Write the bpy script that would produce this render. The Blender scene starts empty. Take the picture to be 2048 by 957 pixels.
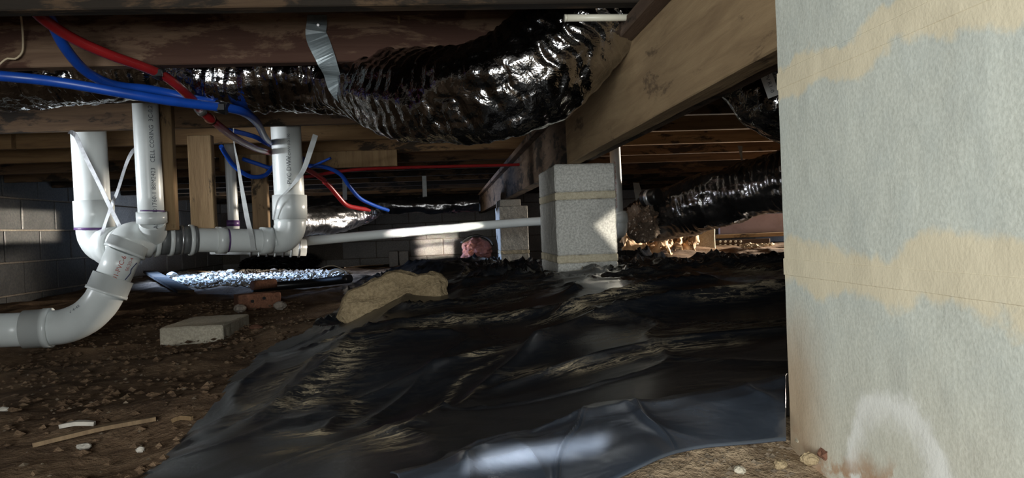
import bpy, bmesh, math, random
import numpy as np
from mathutils import Vector, Matrix

random.seed(7)
rng = np.random.default_rng(11)
SC = bpy.context.scene
COL = SC.collection

# ------------------------------------------------------------------ camera
F, CX, CY = 1500.0, 1024.0, 478.5            # focal length / centre in pixels of a 2048 x 957 frame
_wy = np.array([(895 - CX) / F, (CY - 462) / F, -1.0]); _wy /= np.linalg.norm(_wy)
_r = math.radians(2.3)
_up = np.array([-math.sin(_r), math.cos(_r), 0.0])
_wz = _up - _wy * _up.dot(_wy); _wz /= np.linalg.norm(_wz)
RC = np.stack([np.cross(_wy, _wz), _wy, _wz], 1)   # camera = RC @ world
cam_d = bpy.data.cameras.new('camera')
cam_d.sensor_width = 36.0
cam_d.lens = 36.0 * F / 2048.0
cam_d.clip_start = 0.02
cam = bpy.data.objects.new('camera', cam_d)
COL.objects.link(cam)
cam.matrix_world = Matrix([list(row) for row in RC.T]).to_4x4()
SC.camera = cam

# ------------------------------------------------------------------ world, light, exposure
w = bpy.data.worlds.new('world'); SC.world = w; w.use_nodes = True
bg = w.node_tree.nodes['Background']
bg.inputs[0].default_value = (0.62, 0.78, 1.0, 1)
bg.inputs[1].default_value = 1.0
SC.view_settings.view_transform = 'Standard'
SC.view_settings.look = 'None'
SC.view_settings.gamma = 1.0
SC.view_settings.use_curve_mapping = False
SC.view_settings.exposure = 0.0


def area(name, loc, target, sx, sy, power, color, spread=180.0, roll=0.0):
    d = bpy.data.lights.new(name, 'AREA')
    d.shape = 'RECTANGLE'; d.size = sx; d.size_y = sy
    d.energy = power; d.color = color; d.spread = math.radians(spread)
    o = bpy.data.objects.new(name, d); COL.objects.link(o)
    q = (Vector(target) - Vector(loc)).to_track_quat('-Z', 'Y')
    o.matrix_world = Matrix.Translation(loc) @ q.to_matrix().to_4x4() @ Matrix.Rotation(roll, 4, 'Z')
    return o


# daylight through the access opening behind the camera
area('access_daylight', (-0.30, -0.86, 0.10), (-0.05, 1.5, -0.04), 0.95, 0.50, 40.0, (0.95, 0.99, 0.97))
# sunbeam through the front vent that lands on the left foundation wall
area('front_vent_sunbeam', (-1.35, -0.84, 0.12), (-2.70, 4.86, 0.135), 0.27, 0.20, 1.3, (1.0, 0.90, 0.74), 0.5)
# daylight and low sun through the vents in the left foundation wall
area('left_vent_skylight', (-2.62, 6.4, 0.16), (-1.5, 6.2, -0.33), 0.60, 0.25, 40.0, (0.36, 0.58, 1.0), 80.0)
area('left_vent_sun', (-2.62, 6.9, 0.10), (0.2, 6.3, 0.15), 0.60, 0.25, 9.0, (1.0, 0.86, 0.68), 90.0)
area('left_vent_daylight_near', (-2.62, 2.3, 0.20), (-1.0, 2.90, 0.17), 0.35, 0.18, 2.2, (0.90, 0.95, 1.0), 30.0)
# sun through the vents in the right foundation wall
area('right_vent_sun', (3.75, 4.9, 0.12), (1.35, 3.9, -0.26), 0.60, 0.20, 58.0, (1.0, 0.88, 0.73), 62.0)
# low sun through the access that reaches the long pipe and the back wall
area('access_low_sun', (0.02, -0.82, 0.125), (-0.10, 9.25, -0.18), 0.50, 0.22, 0.75, (1.0, 0.90, 0.82), 1.0)
# sun through the access that falls on the plastic flap
area('access_floor_sun', (-0.55, -0.80, 0.36), (0.083, 0.635, -0.195), 0.095, 0.014, 0.085, (1.0, 0.97, 0.92), 0.7, math.radians(14))
# sun slipping past the access frame on to the pier
area('access_sunbeam', (-0.70, -0.80, 0.26), (0.560, 2.34, -0.015), 0.125, 0.125, 0.09, (1.0, 0.93, 0.80), 0.6, math.radians(38))

# ------------------------------------------------------------------ numeric helpers


def at(px, py, Y):
    """world point that stands at depth y = Y along the sight line of a pixel"""
    d = RC.T @ np.array([(px - CX) / F, (CY - py) / F, -1.0])
    return d * Y / d[1]


def _hash(ix, iy, iz):
    h = (ix.astype(np.int64) * 374761393 + iy.astype(np.int64) * 668265263 + iz.astype(np.int64) * 2147483647) & 0xffffffff
    h = ((h ^ (h >> 13)) * 1274126177) & 0xffffffff
    h = ((h ^ (h >> 16)) * 2246822519) & 0xffffffff
    return ((h ^ (h >> 15)) & 0xffffff) / float(0xffffff)


def vnoise(x, y, z=0.0):
    x, y, z = np.broadcast_arrays(np.asarray(x, float), np.asarray(y, float), np.asarray(z, float))
    x0, y0, z0 = np.floor(x), np.floor(y), np.floor(z)
    fx, fy, fz = x - x0, y - y0, z - z0
    fx, fy, fz = [t * t * t * (t * (t * 6 - 15) + 10) for t in (fx, fy, fz)]
    r = 0
    for dx in (0, 1):
        for dy in (0, 1):
            for dz in (0, 1):
                r = r + _hash(x0 + dx, y0 + dy, z0 + dz) * (fx if dx else 1 - fx) * (fy if dy else 1 - fy) * (fz if dz else 1 - fz)
    return r * 2 - 1


def fbm(x, y, z=0.0, o=4, g=0.5):
    r, a, s = 0, 1.0, 1.0
    for i in range(o):
        r = r + a * vnoise(np.asarray(x) * s + 17.3 * i, np.asarray(y) * s - 9.1 * i, np.asarray(z) * s + 3.7 * i)
        a *= g; s *= 2.03
    return r


def ridged(x, y, z=0.0, o=3):
    r, a, s = 0, 1.0, 1.0
    for i in range(o):
        r = r + a * (1 - np.abs(vnoise(np.asarray(x) * s + 31.7 * i, np.asarray(y) * s + 5.2 * i, np.asarray(z) * s))) ** 3
        a *= 0.5; s *= 2.1
    return r


# ------------------------------------------------------------------ node materials


class NT:
    def __init__(s, name):
        s.m = bpy.data.materials.new(name); s.m.use_nodes = True
        s.t = s.m.node_tree; s.b = s.t.nodes['Principled BSDF']
        s._pos = None

    def n(s, typ, **kw):
        nd = s.t.nodes.new(typ)
        for k, v in kw.items():
            setattr(nd, k, v)
        return nd

    def l(s, a, b):
        s.t.links.new(a, b)

    def pos(s):
        if s._pos is None:
            s._pos = s.n('ShaderNodeNewGeometry').outputs['Position']
        return s._pos

    def mapped(s, scale=(1, 1, 1), rot=(0, 0, 0), loc=(0, 0, 0)):
        m = s.n('ShaderNodeMapping'); s.l(s.pos(), m.inputs[0])
        m.inputs['Scale'].default_value = scale; m.inputs['Rotation'].default_value = rot
        m.inputs['Location'].default_value = loc
        return m.outputs[0]

    def noise(s, scale, detail=4, rough=0.55, vec=None, dist=0.0):
        nd = s.n('ShaderNodeTexNoise'); s.l(vec if vec is not None else s.pos(), nd.inputs['Vector'])
        nd.inputs['Scale'].default_value = scale; nd.inputs['Detail'].default_value = detail
        nd.inputs['Roughness'].default_value = rough; nd.inputs['Distortion'].default_value = dist
        return nd.outputs[0]

    def ramp(s, fac, stops):
        r = s.n('ShaderNodeValToRGB'); s.l(fac, r.inputs[0])
        e = r.color_ramp.elements
        while len(e) < len(stops):
            e.new(0.5)
        for el, (p, c) in zip(e, stops):
            el.position = p; el.color = c if len(c) == 4 else (*c, 1)
        return r.outputs[0]

    def mix(s, fac, a, b, mode='MIX'):
        nd = s.n('ShaderNodeMix', data_type='RGBA', blend_type=mode)
        for idx, v in ((0, fac), (6, a), (7, b)):
            if isinstance(v, (int, float)):
                nd.inputs[idx].default_value = v
            elif isinstance(v, tuple):
                nd.inputs[idx].default_value = (*v, 1) if len(v) == 3 else v
            else:
                s.l(v, nd.inputs[idx])
        return nd.outputs[2]

    def math(s, op, a, b=0.0, c=None, clamp=False):
        nd = s.n('ShaderNodeMath', operation=op, use_clamp=clamp)
        for i, v in enumerate((a, b, c)):
            if v is None:
                continue
            if isinstance(v, (int, float)):
                nd.inputs[i].default_value = v
            else:
                s.l(v, nd.inputs[i])
        return nd.outputs[0]

    def step(s, v, lo, hi):
        nd = s.n('ShaderNodeMapRange', interpolation_type='SMOOTHSTEP')
        s.l(v, nd.inputs[0]); nd.inputs[1].default_value = lo; nd.inputs[2].default_value = hi
        return nd.outputs[0]

    def xyz(s):
        nd = s.n('ShaderNodeSeparateXYZ'); s.l(s.pos(), nd.inputs[0])
        return nd.outputs

    def set(s, color=None, rough=None, metal=None, spec=None, bump=None, bstr=0.3, bdist=0.01):
        for nm, v in (('Base Color', color), ('Roughness', rough), ('Metallic', metal), ('Specular IOR Level', spec)):
            if v is None:
                continue
            if isinstance(v, (int, float)):
                s.b.inputs[nm].default_value = v
            elif isinstance(v, tuple):
                s.b.inputs[nm].default_value = (*v, 1)
            else:
                s.l(v, s.b.inputs[nm])
        if bump is not None:
            nd = s.n('ShaderNodeBump'); s.l(bump, nd.inputs['Height'])
            nd.inputs['Strength'].default_value = bstr; nd.inputs['Distance'].default_value = bdist
            s.l(nd.outputs[0], s.b.inputs['Normal'])
        return s.m


def wood(name, light, mid, dark, stain=0.5, axis='x', seed=0.0, mold=(0.012, 0.010, 0.008)):
    t = NT(name)
    sc = {'x': (1.2, 14, 14), 'y': (14, 1.2, 14), 'z': (14, 14, 1.2)}[axis]
    v = t.mapped(sc, (0, 0, 0), (seed, seed * 1.7, seed * 0.6))
    g = t.noise(3.0, 6, 0.62, v, 0.6)
    fine = t.noise(14.0, 4, 0.6, v)
    col = t.ramp(g, [(0.28, dark), (0.5, mid), (0.72, light)])
    col = t.mix(t.math('MULTIPLY', fine, 0.35), col, dark)
    sc2 = {'x': (1.6, 4, 5), 'y': (4, 1.6, 5), 'z': (4, 5, 1.6)}[axis]
    st = t.noise(2.2, 9, 0.68, t.mapped(sc2, (0, 0, 0), (seed + 3.1, seed, seed * 2)), 0.3)
    edge = 0.62 - 0.30 * stain
    col = t.mix(t.math('MULTIPLY', t.step(st, edge, edge + 0.07), 0.88), col, mold)
    return t.set(col, 0.85, 0, 0.25, t.math('ADD', g, t.math('MULTIPLY', fine, 0.6)), 0.45, 0.004)


def concrete(name, a, b, scale=160.0, stain=None, bstr=0.5):
    t = NT(name)
    f = t.noise(scale, 3, 0.7)
    big = t.noise(5.0, 5, 0.6)
    col = t.mix(t.step(f, 0.35, 0.65), a, b)
    col = t.mix(t.math('MULTIPLY', t.step(big, 0.45, 0.75), 0.45), col, stain or tuple(0.6 * c for c in a))
    return t.set(col, 0.95, 0, 0.15, t.math('ADD', f, t.math('MULTIPLY', big, 0.5)), bstr, 0.004)


def plain(name, c, rough=0.5, metal=0.0, spec=0.5, var=0.15, scale=30.0, bstr=0.0):
    t = NT(name)
    nz = t.noise(scale, 4, 0.6)
    col = t.mix(t.math('MULTIPLY', t.step(nz, 0.4, 0.75), 1.0), c, tuple(x * (1 - var) for x in c))
    return t.set(col, rough, metal, spec, nz if bstr else None, bstr, 0.003)


def foil(name, base, rough=0.16, metal=1.0, bstr=0.14):
    t = NT(name)
    v = t.noise(30.0, 3, 0.6, None, 1.0)
    v2 = t.noise(110.0, 2, 0.5)
    c = t.mix(t.step(t.noise(9.0, 4, 0.6), 0.4, 0.65), base, tuple(x * 0.45 for x in base))
    return t.set(c, rough, metal, 0.5, t.math('ADD', v, t.math('MULTIPLY', v2, 0.35)), bstr, 0.012)


M = {}
M['joist_dark'] = wood('joist_dark_wood', (0.115, 0.075, 0.042), (0.075, 0.046, 0.026), (0.040, 0.024, 0.014), 0.62, 'x', 1.0)
M['joist_mold'] = wood('joist_mold_wood', (0.25, 0.165, 0.108), (0.17, 0.106, 0.068), (0.085, 0.048, 0.032), 0.52, 'x', 4.3, (0.055, 0.024, 0.017))
M['joist_brown'] = wood('joist_brown_wood', (0.17, 0.105, 0.055), (0.115, 0.068, 0.036), (0.060, 0.035, 0.020), 0.34, 'x', 7.7)
M['joist_light'] = wood('joist_light_wood', (0.26, 0.162, 0.076), (0.19, 0.112, 0.051), (0.11, 0.062, 0.030), 0.20, 'x', 2.9)
M['stud'] = wood('stud_wood', (0.25, 0.17, 0.088), (0.20, 0.13, 0.066), (0.125, 0.078, 0.038), 0.05, 'z', 5.0)
M['stud_old'] = wood('stud_weathered_wood', (0.30, 0.21, 0.12), (0.22, 0.15, 0.085), (0.13, 0.085, 0.05), 0.2, 'z', 8.0)
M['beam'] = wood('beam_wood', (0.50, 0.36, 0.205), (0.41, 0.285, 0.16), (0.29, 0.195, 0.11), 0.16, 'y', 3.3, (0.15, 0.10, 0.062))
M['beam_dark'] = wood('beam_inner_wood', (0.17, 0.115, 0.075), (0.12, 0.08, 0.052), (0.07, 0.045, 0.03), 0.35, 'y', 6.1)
M['ledger'] = wood('ledger_wood', (0.19, 0.13, 0.09), (0.135, 0.088, 0.060), (0.08, 0.05, 0.036), 0.25, 'y', 9.4)
M['plank'] = wood('plank_wood', (0.42, 0.29, 0.16), (0.32, 0.21, 0.11), (0.2, 0.125, 0.065), 0.2, 'x', 12.0)
M['subfloor'] = wood('subfloor_wood', (0.12, 0.08, 0.05), (0.09, 0.06, 0.035), (0.05, 0.03, 0.02), 0.4, 'y', 2.0)
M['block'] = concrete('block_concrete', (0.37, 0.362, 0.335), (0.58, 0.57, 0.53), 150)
M['block_shaded'] = concrete('block_concrete_shaded', (0.085, 0.085, 0.088), (0.12, 0.117, 0.112), 60)  # shade on the unlit stretch of the left wall, put into the colour
M['block_far'] = concrete('block_concrete_pale', (0.40, 0.375, 0.345), (0.52, 0.49, 0.455), 60)
M['mortar'] = concrete('mortar', (0.44, 0.385, 0.28), (0.56, 0.50, 0.375), 130)
M['mortar_dark'] = concrete('mortar_aged', (0.20, 0.17, 0.14), (0.30, 0.26, 0.215), 80)
M['slab'] = concrete('slab_concrete', (0.36, 0.32, 0.25), (0.50, 0.45, 0.355), 140)
M['rock'] = concrete('rock_tan', (0.24, 0.18, 0.105), (0.36, 0.275, 0.165), 110, (0.15, 0.108, 0.06), 1.0)
M['brick'] = concrete('brick_clay', (0.13, 0.060, 0.038), (0.19, 0.092, 0.058), 90, (0.08, 0.045, 0.032))
M['pvc'] = plain('pvc_white', (0.68, 0.71, 0.70), 0.32, 0, 0.5, 0.10, 7.0)
M['pvc_fit'] = plain('pvc_fitting', (0.65, 0.68, 0.67), 0.28, 0, 0.5, 0.10, 9.0)
M['pvc_cream'] = plain('pvc_cream', (0.70, 0.66, 0.54), 0.4, 0, 0.5, 0.12, 12.0)
M['rubber'] = plain('rubber_sleeve', (0.115, 0.12, 0.12), 0.45, 0, 0.5, 0.3, 20.0)
M['primer'] = plain('purple_primer', (0.10, 0.045, 0.16), 0.4, 0, 0.5, 0.3, 50.0)
M['ink'] = plain('print_ink', (0.10, 0.11, 0.13), 0.6, 0, 0.3, 0.2)
M['ink_red'] = plain('red_ink', (0.42, 0.07, 0.05), 0.6, 0, 0.3, 0.3, 80)
M['ink_blue'] = plain('marker_ink', (0.03, 0.04, 0.11), 0.6, 0, 0.3, 0.2)
M['pex_blue'] = plain('pex_blue', (0.008, 0.065, 0.40), 0.34, 0, 0.5, 0.25, 15.0)
M['pex_red'] = plain('pex_red', (0.28, 0.014, 0.016), 0.34, 0, 0.5, 0.25, 15.0)
M['black'] = plain('black_plastic', (0.010, 0.010, 0.011), 0.35, 0, 0.5, 0.3)
M['steel'] = plain('galvanised_steel', (0.60, 0.61, 0.63), 0.35, 0.85, 0.5, 0.35, 60.0)
M['strap'] = plain('strap_plastic', (0.55, 0.57, 0.57), 0.35, 0.1, 0.5, 0.2, 40.0)
M['tape'] = plain('duct_tape', (0.24, 0.28, 0.30), 0.38, 0.25, 0.5, 0.25, 22.0, 0.3)
M['foil'] = foil('foil_jacket', (0.50, 0.495, 0.50), 0.14, 1.0, 0.30)
M['foil_dark'] = foil('foil_jacket_dark', (0.13, 0.125, 0.125), 0.2, 0.9)
M['film_brown'] = foil('brown_film', (0.22, 0.165, 0.125), 0.28, 0.4, 0.3)
M['foil_bright'] = foil('foil_bright', (0.86, 0.86, 0.88), 0.28, 1.0, 0.25)
M['wire_cream'] = plain('wire_cream', (0.52, 0.42, 0.28), 0.6)
M['wire_white'] = plain('wire_white', (0.75, 0.75, 0.74), 0.5)
M['paper'] = plain('kraft_paper', (0.46, 0.30, 0.17), 0.8, 0, 0.3, 0.35, 18.0, 0.4)
M['label'] = plain('paper_label', (0.85, 0.85, 0.83), 0.7, 0, 0.3, 0.08, 20)
M['pink'] = plain('pink_insulation', (0.46, 0.19, 0.155), 0.9, 0, 0.1, 0.45, 24.0, 0.6)
M['purple_board'] = plain('painted_board', (0.34, 0.26, 0.27), 0.8, 0, 0.2, 0.25, 10.0)
M['debris'] = plain('pale_debris', (0.50, 0.46, 0.40), 0.9, 0, 0.2, 0.4, 40.0, 0.3)
M['crumb'] = plain('stone_crumb', (0.20, 0.155, 0.11), 0.95, 0, 0.15, 0.5, 25.0)
M['vent_dark'] = plain('vent_plate_metal', (0.09, 0.055, 0.035), 0.6, 0.2, 0.4, 0.3)

# dirt
t = NT('dirt')
n1 = t.noise(6.0, 8, 0.65); n2 = t.noise(60.0, 5, 0.7); n3 = t.noise(1.7, 4, 0.6)
c = t.ramp(n1, [(0.30, (0.072, 0.045, 0.029)), (0.50, (0.16, 0.102, 0.062)), (0.72, (0.29, 0.20, 0.125))])
c = t.mix(t.math('MULTIPLY', t.step(n2, 0.52, 0.78), 0.55), c, (0.32, 0.23, 0.15))
c = t.mix(t.math('MULTIPLY', t.step(n3, 0.5, 0.72), 0.5), c, (0.095, 0.068, 0.050))
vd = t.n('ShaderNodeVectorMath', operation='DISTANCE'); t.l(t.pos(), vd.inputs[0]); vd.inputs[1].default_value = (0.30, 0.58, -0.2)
tan_patch = t.math('SUBTRACT', 1.0, t.step(t.math('MULTIPLY_ADD', t.math('SUBTRACT', n1, 0.5), 0.25, vd.outputs[1]), 0.16, 0.36))  # lighter tan patch fading out from the near pier foot
c = t.mix(t.math('MULTIPLY', tan_patch, t.math('MULTIPLY_ADD', t.step(n2, 0.35, 0.65), 0.5, 0.35)), c, (0.46, 0.345, 0.225))
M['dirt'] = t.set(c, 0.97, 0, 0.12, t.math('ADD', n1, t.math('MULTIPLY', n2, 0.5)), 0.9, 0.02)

# black vapour barrier with dust
t = NT('black_sheet')
at_ = t.n('ShaderNodeAttribute'); at_.attribute_name = 'dust'
st1 = t.noise(11.0, 6, 0.72, t.mapped((1.0, 5.5, 3.0), (0, 0, math.radians(-28))), 1.0)
st2 = t.noise(14.0, 6, 0.72, t.mapped((1.0, 6.5, 3.0), (0, 0, math.radians(22)), (4, 2, 0)), 1.0)
blot = t.noise(26.0, 6, 0.75)
gr = t.noise(240.0, 2, 0.6)
sm = t.math('MAXIMUM', t.step(st1, 0.50, 0.60), t.math('MAXIMUM', t.step(st2, 0.52, 0.62), t.math('MULTIPLY', t.step(blot, 0.54, 0.62), 0.8)))
dm = t.math('MULTIPLY', at_.outputs['Fac'], t.math('MULTIPLY_ADD', sm, 1.05, 0.03))
dm = t.math('MULTIPLY', dm, t.math('MULTIPLY_ADD', t.step(gr, 0.35, 0.7), 0.5, 0.5), None, True)
c = t.mix(dm, (0.0105, 0.0125, 0.0165), (0.40, 0.33, 0.22))
Xs = t.xyz()
film = t.math('MULTIPLY', t.step(Xs[0], -0.15, 0.40), t.step(Xs[1], 0.9, 1.7))     # cleaner, glossier film round the far pier
rgh = t.math('ADD', t.math('MULTIPLY', dm, 0.5), t.math('MULTIPLY_ADD', film, -0.21, 0.34))
M['sheet'] = t.set(c, rgh, 0, 0.5, t.noise(20.0, 3, 0.55, None, 0.8), 0.10, 0.010)
t = NT('blue_black_sheet')
c = t.mix(t.step(t.noise(6, 5, 0.6), 0.4, 0.7), (0.030, 0.038, 0.052), (0.062, 0.075, 0.098))  # blue sky sheen on the flap is put into this base colour
M['sheet_fold'] = t.set(c, 0.24, 0, 0.9, t.noise(16.0, 3, 0.6, None, 0.6), 0.12, 0.012)

# near pier: smeared mortar, brown stain and white salt bloom on the blocks
NP_X, NP_Y0, NP_Y1 = 0.300, 0.245, 0.650
MZ1, MZ2 = 0.122, -0.044
t = NT('near_block_concrete')
X = t.xyz()
warp = t.noise(9.0, 6, 0.6)
wz = t.math('MULTIPLY_ADD', t.math('SUBTRACT', warp, 0.5), 0.10, X[2])
fine = t.noise(330.0, 2, 0.6); mid = t.noise(24.0, 5, 0.65)
c = t.mix(t.step(fine, 0.3, 0.7), (0.52, 0.54, 0.48), (0.62, 0.64, 0.575))
c = t.mix(t.math('MULTIPLY', t.step(mid, 0.4, 0.7), 0.35), c, (0.49, 0.53, 0.50))
mcol = (0.70, 0.625, 0.46)
for z0, h in ((MZ1, 0.016), (MZ2, 0.020)):
    d = t.math('ABSOLUTE', t.math('SUBTRACT', wz, z0))
    c = t.mix(t.math('SUBTRACT', 1.0, t.step(d, h * 0.75, h * 1.25)), c, mcol)
# brown soil stain near the foot at the far corner
sy = t.step(X[1], 0.555, 0.635); sz = t.math('SUBTRACT', 1.0, t.step(wz, -0.17, -0.06))
c = t.mix(t.math('MULTIPLY', t.math('MULTIPLY', sy, sz), 0.85), c, (0.40, 0.25, 0.135))
c = t.mix(t.math('MULTIPLY', t.math('SUBTRACT', 1.0, t.step(wz, -0.19, -0.05)), 0.35), c, (0.58, 0.50, 0.37))
# pale arc of salts
vd = t.n('ShaderNodeVectorMath', operation='DISTANCE')
mp = t.mapped((0, 1.15, 1.0)); t.l(mp, vd.inputs[0]); vd.inputs[1].default_value = (0, 0.490 * 1.15, -0.200)
rd = t.math('MULTIPLY_ADD', t.math('SUBTRACT', warp, 0.5), 0.06, t.math('MULTIPLY_ADD', t.math('SUBTRACT', t.noise(45.0, 5, 0.65), 0.5), 0.03, vd.outputs[1]))
arc = t.math('MULTIPLY', t.step(rd, 0.040, 0.068), t.math('SUBTRACT', 1.0, t.step(rd, 0.070, 0.082)))
c = t.mix(t.math('MULTIPLY', arc, 0.8), c, (0.80, 0.80, 0.76))
low = t.math('SUBTRACT', 1.0, t.step(wz, -0.20, -0.175))
c = t.mix(t.math('MULTIPLY', low, t.step(mid, 0.45, 0.55)), c, (0.42, 0.28, 0.18))
M['near_block'] = t.set(c, 0.95, 0, 0.12, t.math('ADD', t.math('MULTIPLY', fine, 0.25), mid), 0.25, 0.003)

# ------------------------------------------------------------------ object helpers


def tag(o, label=None, cat=None, group=None, kind=None):
    if label: o['label'] = label
    if cat: o['category'] = cat
    if group: o['group'] = group
    if kind: o['kind'] = kind
    return o


def empty(name, loc):
    o = bpy.data.objects.new(name, None); COL.objects.link(o)
    o.location = Vector([float(a) for a in loc]); o.empty_display_size = 0.05
    return o


def link(name, me, parent=None, mat=None, smooth=False, recentre=True):
    o = bpy.data.objects.new(name, me); COL.objects.link(o)
    if mat is not None and not me.materials:
        me.materials.append(mat)
    if smooth:
        me.shade_smooth()
    if parent is not None:
        o.parent = parent
        if parent.type == 'EMPTY':
            o.matrix_parent_inverse = Matrix.Translation(-parent.location)
        else:
            pw = Matrix.Translation(parent.location)
            o.matrix_parent_inverse = pw.inverted() if parent.parent is None else Matrix.Identity(4)
    elif recentre and len(me.vertices):
        co = np.empty(len(me.vertices) * 3); me.vertices.foreach_get('co', co); co = co.reshape(-1, 3)
        c = np.array([(co[:, 0].min() + co[:, 0].max()) / 2, (co[:, 1].min() + co[:, 1].max()) / 2, co[:, 2].min()])
        me.vertices.foreach_set('co', (co - c).ravel()); me.update()
        o.location = c
    return o


def mesh(name, V, Fc, mat, parent=None, smooth=False):
    me = bpy.data.meshes.new(name)
    me.from_pydata([tuple(map(float, v)) for v in V], [], Fc)
    me.update()
    return link(name, me, parent, mat, smooth)


def from_bm(name, bm, mat, parent=None, smooth=False):
    bmesh.ops.recalc_face_normals(bm, faces=bm.faces[:])
    me = bpy.data.meshes.new(name); bm.to_mesh(me); bm.free()
    return link(name, me, parent, mat, smooth)


def bm_box(b, bevel=0.0, cuts=0, amp=0.0, fr=20.0, seed=0.0, hole=None):
    x0, x1, y0, y1, z0, z1 = b
    bm = bmesh.new()
    bmesh.ops.create_cube(bm, size=1.0)
    for v in bm.verts:
        v.co = Vector((x0 + (v.co.x + .5) * (x1 - x0), y0 + (v.co.y + .5) * (y1 - y0), z0 + (v.co.z + .5) * (z1 - z0)))
    if bevel:
        bmesh.ops.bevel(bm, geom=bm.edges[:], offset=bevel, segments=1, affect='EDGES')
    if cuts:
        for _ in range(12):
            L = max((x1 - x0), (y1 - y0), (z1 - z0)) / cuts
            es = [e for e in bm.edges if e.calc_length() > L * 1.3]
            if not es: break
            bmesh.ops.subdivide_edges(bm, edges=es, cuts=1, use_grid_fill=True)
    if amp:
        bm.normal_update()
        co = np.array([v.co for v in bm.verts]); no = np.array([v.normal for v in bm.verts])
        d = amp * fbm(co[:, 0] * fr + seed, co[:, 1] * fr, co[:, 2] * fr, 3)
        for v, p in zip(bm.verts, co + no * d[:, None]):
            v.co = p
    return bm


def box(name, b, mat, parent=None, bevel=0.0, cuts=0, amp=0.0, fr=20.0, seed=0.0):
    return from_bm(name, bm_box(b, bevel, cuts, amp, fr, seed), mat, parent)


def spline(P, step):
    P = np.asarray(P, float)
    if len(P) == 2:
        n = max(2, int(np.linalg.norm(P[1, :3] - P[0, :3]) / step) + 1)
        return P[0] + (P[1] - P[0]) * np.linspace(0, 1, n)[:, None]
    Q = np.vstack([2 * P[0] - P[1], P, 2 * P[-1] - P[-2]])
    out = []
    for i in range(1, len(Q) - 2):
        p0, p1, p2, p3 = Q[i - 1:i + 3]
        n = max(2, int(np.linalg.norm((p2 - p1)[:3]) / step))
        u = np.linspace(0, 1, n, endpoint=False)[:, None]
        out.append(0.5 * (2 * p1 + (p2 - p0) * u + (2 * p0 - 5 * p1 + 4 * p2 - p3) * u * u + (3 * p1 - p0 - 3 * p2 + p3) * u ** 3))
    out.append(Q[-2][None])
    return np.vstack(out)


def frames(C, ref=(0, 0, 1)):
    T = np.gradient(C, axis=0); T /= np.linalg.norm(T, axis=1)[:, None] + 1e-12
    n = np.cross(np.cross(T[0], np.array(ref, float)), T[0])
    if np.linalg.norm(n) < 1e-3:
        n = np.cross(np.cross(T[0], np.array((0, 1.0, 0))), T[0])
    N = []
    for tt in T:
        n = n - tt * n.dot(tt); n = n / np.linalg.norm(n); N.append(n.copy())
    N = np.array(N)
    return T, N, np.cross(T, N)


def tube(name, P, r, mat, parent=None, seg=20, step=0.02, caps=True, smooth=True, disp=None, flat=1.0):
    """P: points (x,y,z) or (x,y,z,r); swept along a smooth curve"""
    P = np.asarray(P, float)
    if P.shape[1] == 3:
        P = np.hstack([P, np.full((len(P), 1), r)])
    S = spline(P, step); C, Rr = S[:, :3], S[:, 3]
    T, N, B = frames(C)
    a = np.linspace(0, 2 * np.pi, seg, endpoint=False)
    s = np.concatenate([[0], np.cumsum(np.linalg.norm(np.diff(C, axis=0), axis=1))])
    A, SS = np.meshgrid(a, s)
    RR = Rr[:, None] * np.ones_like(A)
    if disp is not None:
        RR = RR + disp(SS, A, RR)
    V = C[:, None] + RR[..., None] * (np.cos(A)[..., None] * N[:, None] * flat + np.sin(A)[..., None] * B[:, None])
    n, m = RR.shape
    V = V.reshape(-1, 3)
    Fc = [(i * m + j, i * m + (j + 1) % m, (i + 1) * m + (j + 1) % m, (i + 1) * m + j) for i in range(n - 1) for j in range(m)]
    if caps:
        Fc.append(tuple(range(m - 1, -1, -1))); Fc.append(tuple((n - 1) * m + j for j in range(m)))
    o = mesh(name, V, Fc, mat, parent, smooth)
    if caps and smooth:
        o.data.polygons[-1].use_smooth = False; o.data.polygons[-2].use_smooth = False
    return o


def sleeve(name, a, b, r, mat, parent=None, prof=None, seg=32):
    """straight turned fitting from a to b; prof = [(t, radius factor)...]"""
    a, b = np.asarray(a, float), np.asarray(b, float)
    prof = prof or [(0, .90), (0, 1), (1, 1), (1, .90)]
    T = (b - a) / np.linalg.norm(b - a)
    n = np.cross(T, (0, 1.0, 0)) if abs(T[1]) < .9 else np.cross(T, (1.0, 0, 0))
    n /= np.linalg.norm(n); bb = np.cross(T, n)
    ang = np.linspace(0, 2 * np.pi, seg, endpoint=False)
    V, Fc = [], []
    for tt, k in prof:
        for q in ang:
            V.append(a + (b - a) * tt + r * k * (math.cos(q) * n + math.sin(q) * bb))
    for i in range(len(prof) - 1):
        for j in range(seg):
            Fc.append((i * seg + j, i * seg + (j + 1) % seg, (i + 1) * seg + (j + 1) % seg, (i + 1) * seg + j))
    Fc.append(tuple(range(seg - 1, -1, -1))); Fc.append(tuple((len(prof) - 1) * seg + j for j in range(seg)))
    o = mesh(name, V, Fc, mat, parent)
    for p in o.data.polygons:
        p.use_smooth = len(p.vertices) == 4 and abs(Vector(T).dot(p.normal)) < 0.6
    return o


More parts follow.
